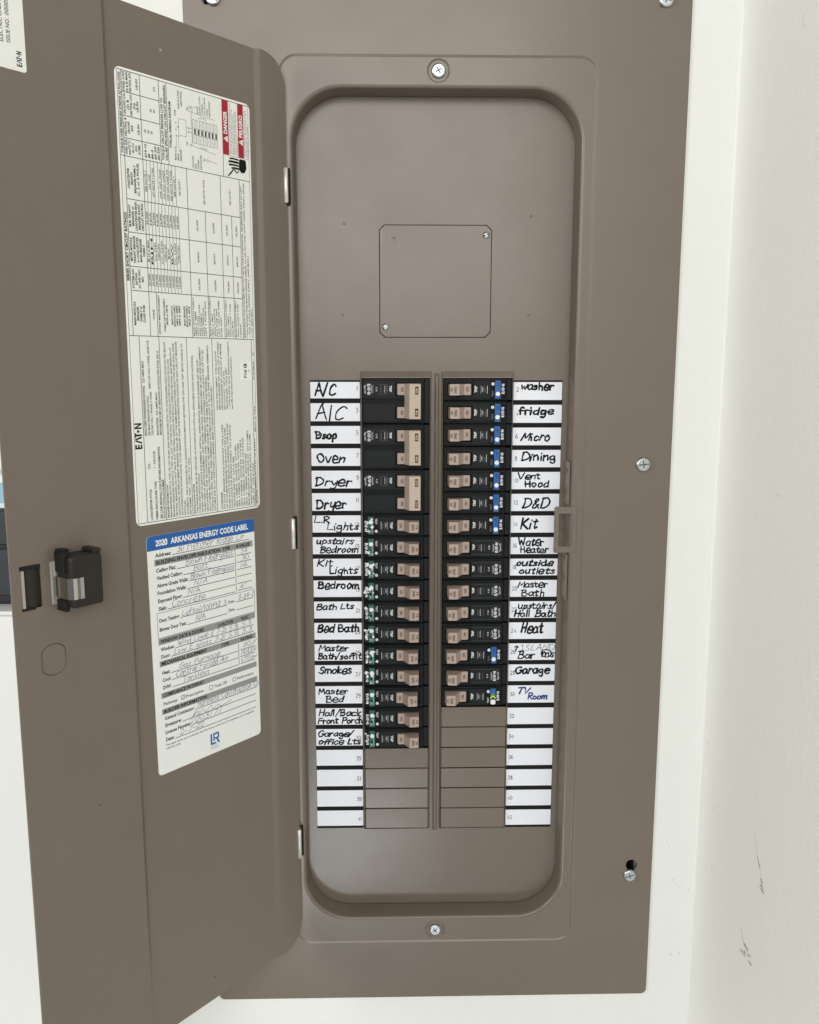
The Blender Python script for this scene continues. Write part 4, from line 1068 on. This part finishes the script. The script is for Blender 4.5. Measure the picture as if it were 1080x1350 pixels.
# ================================================================== CIRCUIT BREAKERS
FACE = -16.6
def body_mesh(sg, L, step, poles=1):
    "sg = -1 left column (s grows to the left), +1 right column"
    mb = MB(); hb = PITCH / 2 - .28
    H2 = hb * poles + (poles - 1) * .28
    def R(s0, s1): return (min(sg * s0, sg * s1), max(sg * s0, sg * s1))
    a0, a1 = R(0, L); mb.rbox(a0, a1, -H2, H2, -24, -3.0, BLACK, .3, .1, 1)
    a0, a1 = R(*step); mb.rbox(a0, a1, -H2 + .4, H2 - .4, -24, -3.4, BLACK, .3, .3, 1)
    for p in range(poles):
        c = 0 if poles == 1 else (PITCH / 2 if p == 0 else -PITCH / 2)
        a0, a1 = R(.25, L - .25)
        def lo(d, r=.7): return rr(a0 + d, a1 - d, c - hb + .55 + d, c + hb - .55 - d, max(.1, r - d * .5), 2)
        w0, w1 = R(2.7, 24.2)
        well = rr(w0, w1, c - 5.7, c + 5.7, 1.1, 3)
        mb.skin([(lo(0), -3.0), (lo(0), -1.5), (lo(.14), -1.16), (lo(.45), -1.0)], BLACK)
        in_ = rr(a0 + 1.0, a1 - 1.0, c - hb + 1.9, c + hb - 1.9, .5, 2)
        in2 = rr(a0 + 1.3, a1 - 1.3, c - hb + 2.25, c + hb - 2.25, .5, 2)
        mb.fill([lo(.45), in_], -1.0, BLACK)
        mb.skin([(in_, -1.0), (rr(a0 + 1.08, a1 - 1.08, c - hb + 1.95, c + hb - 1.95, .5, 2), -.25), (in2, 0)], BLACK)
        mb.fill([in2, well], 0, BLACK)
        mb.skin([(well[::-1], 0), (well[::-1], -2.95)], BLACK, False)
        mb.poly(well, -2.95, DARK)  # well floor blackened to stand for its shade
    return mb
def toggle(sg, on_only=False):
    mb = MB()
    if on_only: pr = [(22.6, -2.9), (22.6, .1), (21.8, .8), (12, 1.0), (12, -2.9)]
    else: pr = [(22.6, -2.9), (22.6, .1), (21.8, .7), (16.9, 1.0), (12.2, 10.2), (4.5, 9.7), (3.6, -2.9)]
    mb.prism([(sg * s, h) for s, h in pr], -4.65, 4.65, TAN, .35)
    return mb
def prt(mb, s, s_, b, cap, sg, m, h, width=None, bold=.01):
    text(mb, s, sg * s_, b, cap, h, m, -90 if sg < 0 else 90, width, 'C', bold, 'M')
def std_print(sg, dbl=False):
    mb = MB(); h = .05
    c = PITCH / 2 if dbl else 0
    prt(mb, 'TRIP', 26.4 if sg > 0 else 28.0, c + .4, 1.9, sg, WHITEINK, h, 5.2, .03)
    for k, s_ in enumerate((30.6, 33, 35.6)): mb.line(sg * s_, c - 3.0, sg * s_, c + 3.0, .22, h, GREYINK if k != 1 else WHITEINK)
    prt(mb, 'LISTED', 32.0, c, .9, sg, GREYINK, h, 5)
    prt(mb, 'C US', 39.6, c, 1.3, sg, WHITEINK, h, 3.6)
    mb.line(sg * 42.4, c - 3.6, sg * 42.4, c + 3.6, .35, h, GREYINK); prt(mb, '120/240V', 43.4, c, .8, sg, WHITEINK, h, 6.5)
    logo(mb, sg * 45.9, c, 2.6, 8.6, h, WHITEINK, -90 if sg < 0 else 90, 'C', 'M')
    prt(mb, 'Type CH', 49.0, c, 1.5, sg, WHITEINK, h, 7.0)
    if dbl: mb.frame(min(sg * 31, sg * 36.6), max(sg * 31, sg * 36.6), c - 4, c + 4, .15, h + .01, GREYINK)
    else:
        mb.line(sg * 26, 6.0, sg * 50, 6.0, .12, h, GREYINK); mb.line(sg * 26, -6.0, sg * 50, -6.0, .12, h, GREYINK)
    return mb
def side_print(sg):
    mb = MB(); h = .05
    prt(mb, 'TRIP', 26.6 if sg > 0 else 27.6, .2, 2.1, sg, WHITEINK, h, 5.6, .03)
    for k, s_ in enumerate((31.0, 33.4, 36.2)): mb.line(sg * s_, -3.2, sg * s_, 3.2, .3 if k == 2 else .2, h, WHITEINK if k != 1 else GREYINK)
    prt(mb, '120V', 32.3, .2, .9, sg, WHITEINK, h, 3.6); prt(mb, 'CU-AL', 34.8, -.4, .9, sg, GREYINK, h, 4)
    return mb
def gfci_label(kind):
    mb = MB(); h = .06; r = BLACK
    mb.rbox(38.4, 51.4, -7.6, 7.6, .02, .12, BLACKINK, .5, .03, 2)
    h = .16
    if kind == 'chev':
        mb.rect(42.6, 47.2, 2.0, 7.4, h, BRKBLUE)
        def ch(y, hgt, m, dh): mb.add([(42.6, y - hgt, h + dh), (42.6, y, h + dh), (44.9, y + 2.2, h + dh), (47.2, y, h + dh), (47.2, y - hgt, h + dh), (44.9, y - hgt + 2.2, h + dh)], [(5, 4, 3, 2), (0, 5, 2, 1)], m)
        ch(1.6, 2.2, CHEVG, .01); ch(-.8, 1.6, CHEVY, .02)
    else:
        mb.rect(42.6, 47.2, -7.4, 7.4, h, BRKBLUE)
        ribbon(mb, [(44, 5.2), (45.4, 5.4), (45.8, 4.2), (44.2, 3.6), (45.6, 2.8)], .45, h + .03, BLACKINK)
    text(mb, 'TEST', 40.6, -3.2, 1.5, h, GREYINK if kind != 'chev' else WHITEINK, 90, 5.2, 'C', .01, 'M')
    logo(mb, 49.2, .6, 2.3, 8.2, h, WHITEINK, 90, 'C', 'M')
    return mb
def afci_label():
    mb = MB()
    mb.rbox(-51.0, -38.6, -7.7, 7.7, .02, .12, BLACKINK, .5, .03, 2)
    h = .16
    mb.rect(-47.2, -42.6, -7.5, 7.5, h, BRKGREEN)
    logo(mb, -49.0, -.6, 2.3, 9.0, h, WHITEINK, -90, 'C', 'M')
    text(mb, 'TEST', -40.4, 3.6, 1.6, h, WHITEINK, -90, 5.2, 'C', .01, 'M')
    text(mb, 'Combination AF', -43.6, -1.6, .9, h + .02, WHITEINK, -90, 9, 'C', 0, 'M')
    mb.poly(circ(-45.4, -2.4, 1.0, 10), h + .02, BLACKINK)
    ribbon(mb, [(-46.4, -4.4), (-44.8, -5.0), (-46.2, -6.2)], .4, h + .02, WHITEINK)
    return mb
def disc(x, y, r, h, m, ring=None):
    mb = MB(); mb.lathe(x, y, [(r, .02), (r, h - .2), (r - .2, h)], m, 16)
    if ring: mb.line(x - .5, y - .5, x + .5, y + .5, .25, h + .03, ring)
    return mb
def small(name, mb, loc=(0, 0, 0)):
    return mb.build(name)

PROTO = {}
def proto(key, fn):
    "first use builds the mesh object, later uses copy it"
    if key not in PROTO:
        PROTO[key] = fn(); return PROTO[key], True
    return PROTO[key].copy(), False
def attach(key, name, fn, parent, loc=(0, 0, 0)):
    o, first = proto(key, lambda: fn().build(name))
    if not first: sc.collection.objects.link(o)
    o.parent = parent; o.location = Vector(loc) * S; o.rotation_euler = (0, 0, 0)
    return o
def rating(sg, amp):
    def f():
        mb = MB(); h = 9.28
        prt(mb, amp, 5.9, 0, 1.9, sg, BROWNINK, h, 3.0, .02); prt(mb, 'SWD', 9.2, 0, 2.0, sg, BROWNINK, h + .1, 5.2, .03)
        for i in range(len(mb.v)):      # follow the sloped face of the toggle
            x, y, z = mb.v[i]; s_ = abs(x); mb.v[i] = (x, y, 9.7 + (s_ - 4.5) / 7.7 * .5 + .06)
        prt(mb, 'ON', 19.4, 0, 2.0, sg, BROWNINK, .98, 3.6, .02)
        return mb
    return f
def rest_on(sg): 
    def f():
        mb = MB(); prt(mb, 'ON', 18.4, 0, 2.0, sg, BROWNINK, 1.03, 3.6, .02); return mb
    return f
LX, RX = 2.8, 18.9
def root(num, cx, row, label, group):
    o = bpy.data.objects.new('circuit_breaker', None); sc.collection.objects.link(o)
    o.empty_display_size = .01
    o.matrix_world = F0 @ Matrix.Translation(Vector((cx, Z0 - PITCH * row, FACE + random.uniform(-.45, .35))) * S) @ Matrix.Rotation(random.uniform(-.006, .006), 4, 'Z') @ Matrix.Rotation(random.uniform(-.012, .012), 4, 'X')
    o['label'] = label; o['category'] = 'circuit breaker'; o['group'] = group
    return o
# two-pole breakers
for i, (rowtop, amp, who) in enumerate(((0, '40', 'the two A/C fields'), (2, '40', 'the scribbled and Oven fields'), (4, '50', 'the two Dryer fields'))):
    r = root(0, LX, rowtop + 1, 'black two-pole breaker with cream tie bar beside ' + who, 'two-pole breakers in the left column')
    attach('dbody', 'body', lambda: body_mesh(-1, 51.4, (-4.6, -.1), 2), r)
    for c in (PITCH / 2, -PITCH / 2):
        tg = attach('don', 'toggle_handle', lambda: toggle(-1, True), r, (0, c, 0))
        attach('dont', 'on_print', rest_on(-1), tg)
    tie = attach('tie', 'tie_bar', lambda: MB().prism([(-16.6, 1.15), (-12.6, 9.6), (-3.2, 9.6), (-3.2, -2.6), (-11.9, -2.6), (-11.9, 1.15)], -14.4, 14.4, TIE, .4), r)
    def rt(a=amp):
        mb = MB()
        for c in (PITCH / 2 - .6, -PITCH / 2 + .6):
            mb.rect(-7.9, -5.2, c - 3.2, c + 3.2, 9.66, BROWNINK); text(mb, a, -6.55, c, 1.8, 9.7, TIE, -90, 4.6, 'C', .02, 'M')
        return mb
    attach('rt' + amp, 'rating_print', rt, tie)
    attach('dprint', 'printed_text', lambda: std_print(-1, True), r)
# arc-fault breakers, left column rows 13..33
NAMES_L = ['L.R Lights', 'upstairs Bedroom', 'Kit Lights', 'Bedroom', 'Bath Lts', 'Bed Bath', 'Master Bath/soffit', 'Smokes', 'Master Bed', 'Hall/Back Front Porch', 'Garage/office Lts']
MUDK = {0: 5, 1: 4, 2: 9, 3: 10, 4: 5, 5: 5, 6: 7, 7: 7, 8: 4, 9: 2, 10: 2}
for i in range(11):
    row = 6 + i
    r = root(0, LX, row + .5, 'black breaker with green test label in row %d beside %s' % (13 + 2 * i, NAMES_L[i]), 'green-labelled breakers in the left column')
    attach('abody', 'body', lambda: body_mesh(-1, 51.4, (-4.6, -.1)), r)
    jx = (-1.0 if i in (6, 8) else 0) + random.uniform(-.25, .25)
    tg = attach('atog', 'toggle_handle', lambda: toggle(-1), r, (jx, random.uniform(-.3, .3), 0)); tg.rotation_euler = (random.uniform(-.03, .03), random.uniform(-.025, .025), random.uniform(-.015, .015))
    amp = '20' if i in (1, 8, 10) else '15'
    attach('ar' + amp, 'rating_print', rating(-1, amp), tg)
    attach('aprint', 'printed_text', lambda: side_print(-1), r)
    attach('alab', 'test_label', afci_label, r)
    attach('abtn', 'test_button', lambda: disc(-44.9, 3.0, 1.85, 1.0, BUTTON), r)
    attach('adot', 'indicator_ring', lambda: disc(-40.4, -4.9, 1.25, .4, BUTTON, BLACKINK), r)
    def spat(i=i):
        mb = MB(); rn = random.Random(100 + i)
        for k in range(MUDK[i]): splat(mb, -rn.uniform(42.5, 50.6), rn.uniform(-7, 6), rn.uniform(.4, 1.0 + .10 * MUDK[i]), .2 + .012 * k, MUD, rn, rn.uniform(.6, 1.2))
        return mb
    attach('mud%d' % i, 'paint_spatter', spat, r)
# right column
NAMES_R = ['washer', 'fridge', 'Micro', 'Dining', 'Vent Hood', 'D&D', 'the first Kit', 'Water Heater', 'outside outlets', 'Master Bath', 'upstairs/Hall Bath', 'Heat', 'ISLAND Bar', 'Garage', 'TV Room']
for i in range(15):
    kind = 'blue' if i < 7 or i == 12 else ('chev' if i == 14 else 'std')
    lab = {'blue': 'black breaker with blue test label in row %d beside %s', 'std': 'plain black breaker with white print in row %d beside %s', 'chev': 'black breaker with blue, green and white label beside %.0s%s'}[kind] % (2 + 2 * i, NAMES_R[i].replace('the first ', ''))
    r = root(0, RX, i + .5, lab, {'blue': 'blue-labelled breakers in the right column', 'std': 'plain breakers in the right column', 'chev': 'breakers in the right column'}[kind])
    attach('rbody', 'body', lambda: body_mesh(1, 52.6, (52.7, 57.0)), r)
    jx = (-.9 if i in (12, 14) else 0) + random.uniform(-.25, .25)
    tg = attach('rtog', 'toggle_handle', lambda: toggle(1), r, (jx, random.uniform(-.3, .3), 0)); tg.rotation_euler = (random.uniform(-.03, .03), random.uniform(-.025, .025), random.uniform(-.015, .015))
    amp = '15' if i in (14,) else '20'
    attach('rr' + amp, 'rating_print', rating(1, amp), tg)
    if kind == 'std':
        attach('rprint', 'printed_text', lambda: std_print(1), r)
    else:
        attach('rside', 'printed_text', lambda: side_print(1), r)
        attach('rlab' + kind, 'test_label', lambda kind=kind: gfci_label(kind), r)
        if kind == 'blue': attach('rbtn', 'test_button', lambda: disc(44.9, -3.6, 1.9, 1.0, BUTTON), r)
        else: attach('rbtn2', 'test_button', lambda: MB().rbox(42.7, 47.1, -7.0, -2.6, .1, 1.0, BUTTON, 1.2, .3, 3), r)
        attach('rdot', 'indicator_ring', lambda: disc(40.7, 4.6, 1.35, .4, BUTTON, BLACKINK), r)

# ================================================================== background on the left, past the door
sh = thing('wall_cabinet', 'plain white cabinet against the wall past the outer edge of the door', 'cabinet', (-430, -900, 0))
mb = MB(); mb.rbox(-560, -300, -900, -170.2, -1.4, 68, SHELFW, 1, 1, 2); mb.build('carcass', sh)
mb = MB(); mb.rbox(-562, -298, -170, -166.5, -1.3, 71, SHELFW, 1, 1, 2); mb.build('top_board', sh)
cs = thing('storage_case', 'dark slate case with white lettering on the white cabinet past the door edge', 'case', (-420, -166.5, 0))
mb = MB(); mb.rbox(-540, -310, -166.4, -92, 1, 52, CASE, 5, 3, 4); mb.build('body', cs)
mb = MB(); mb.rbox(-541, -309, -122.6, -118.6, .8, 53.4, CASEK, 2, .8, 3); mb.rbox(-541, -309, -164, -158.5, .8, 53.2, CASEK, 2, .8, 3); mb.build('seam_band', cs)
mb = MB(); mb.fill([rr(-352, -334, -139, -124.5, 3, 4), rr(-351, -335, -138, -125.5, 2.4, 4)], 52.2, CASEK); mb.build('clasp', cs)
mb = MB(); text(mb, 'te', -342, -151, 6.5, 52.3, WHITEINK, 0, None, 'L', .03); mb.build('lettering', cs)
pk = thing('paper_packet', 'pale blue and white paper packet lying on the slate case', 'packet', (-420, -92, 0))
mb = MB(); mb.rbox(-520, -318, -91.9, -66, 4, 46, CARD, 1, .6, 2); mb.build('packet_body', pk)
mb = MB(); mb.rect(-350, -320, -88, -72, 46.2, CARDB); mb.rect(-346, -324, -83, -79, 46.3, CARD); mb.build('printed_panel', pk)

for o in bpy.data.objects:
    if '_org' in o: del o['_org']
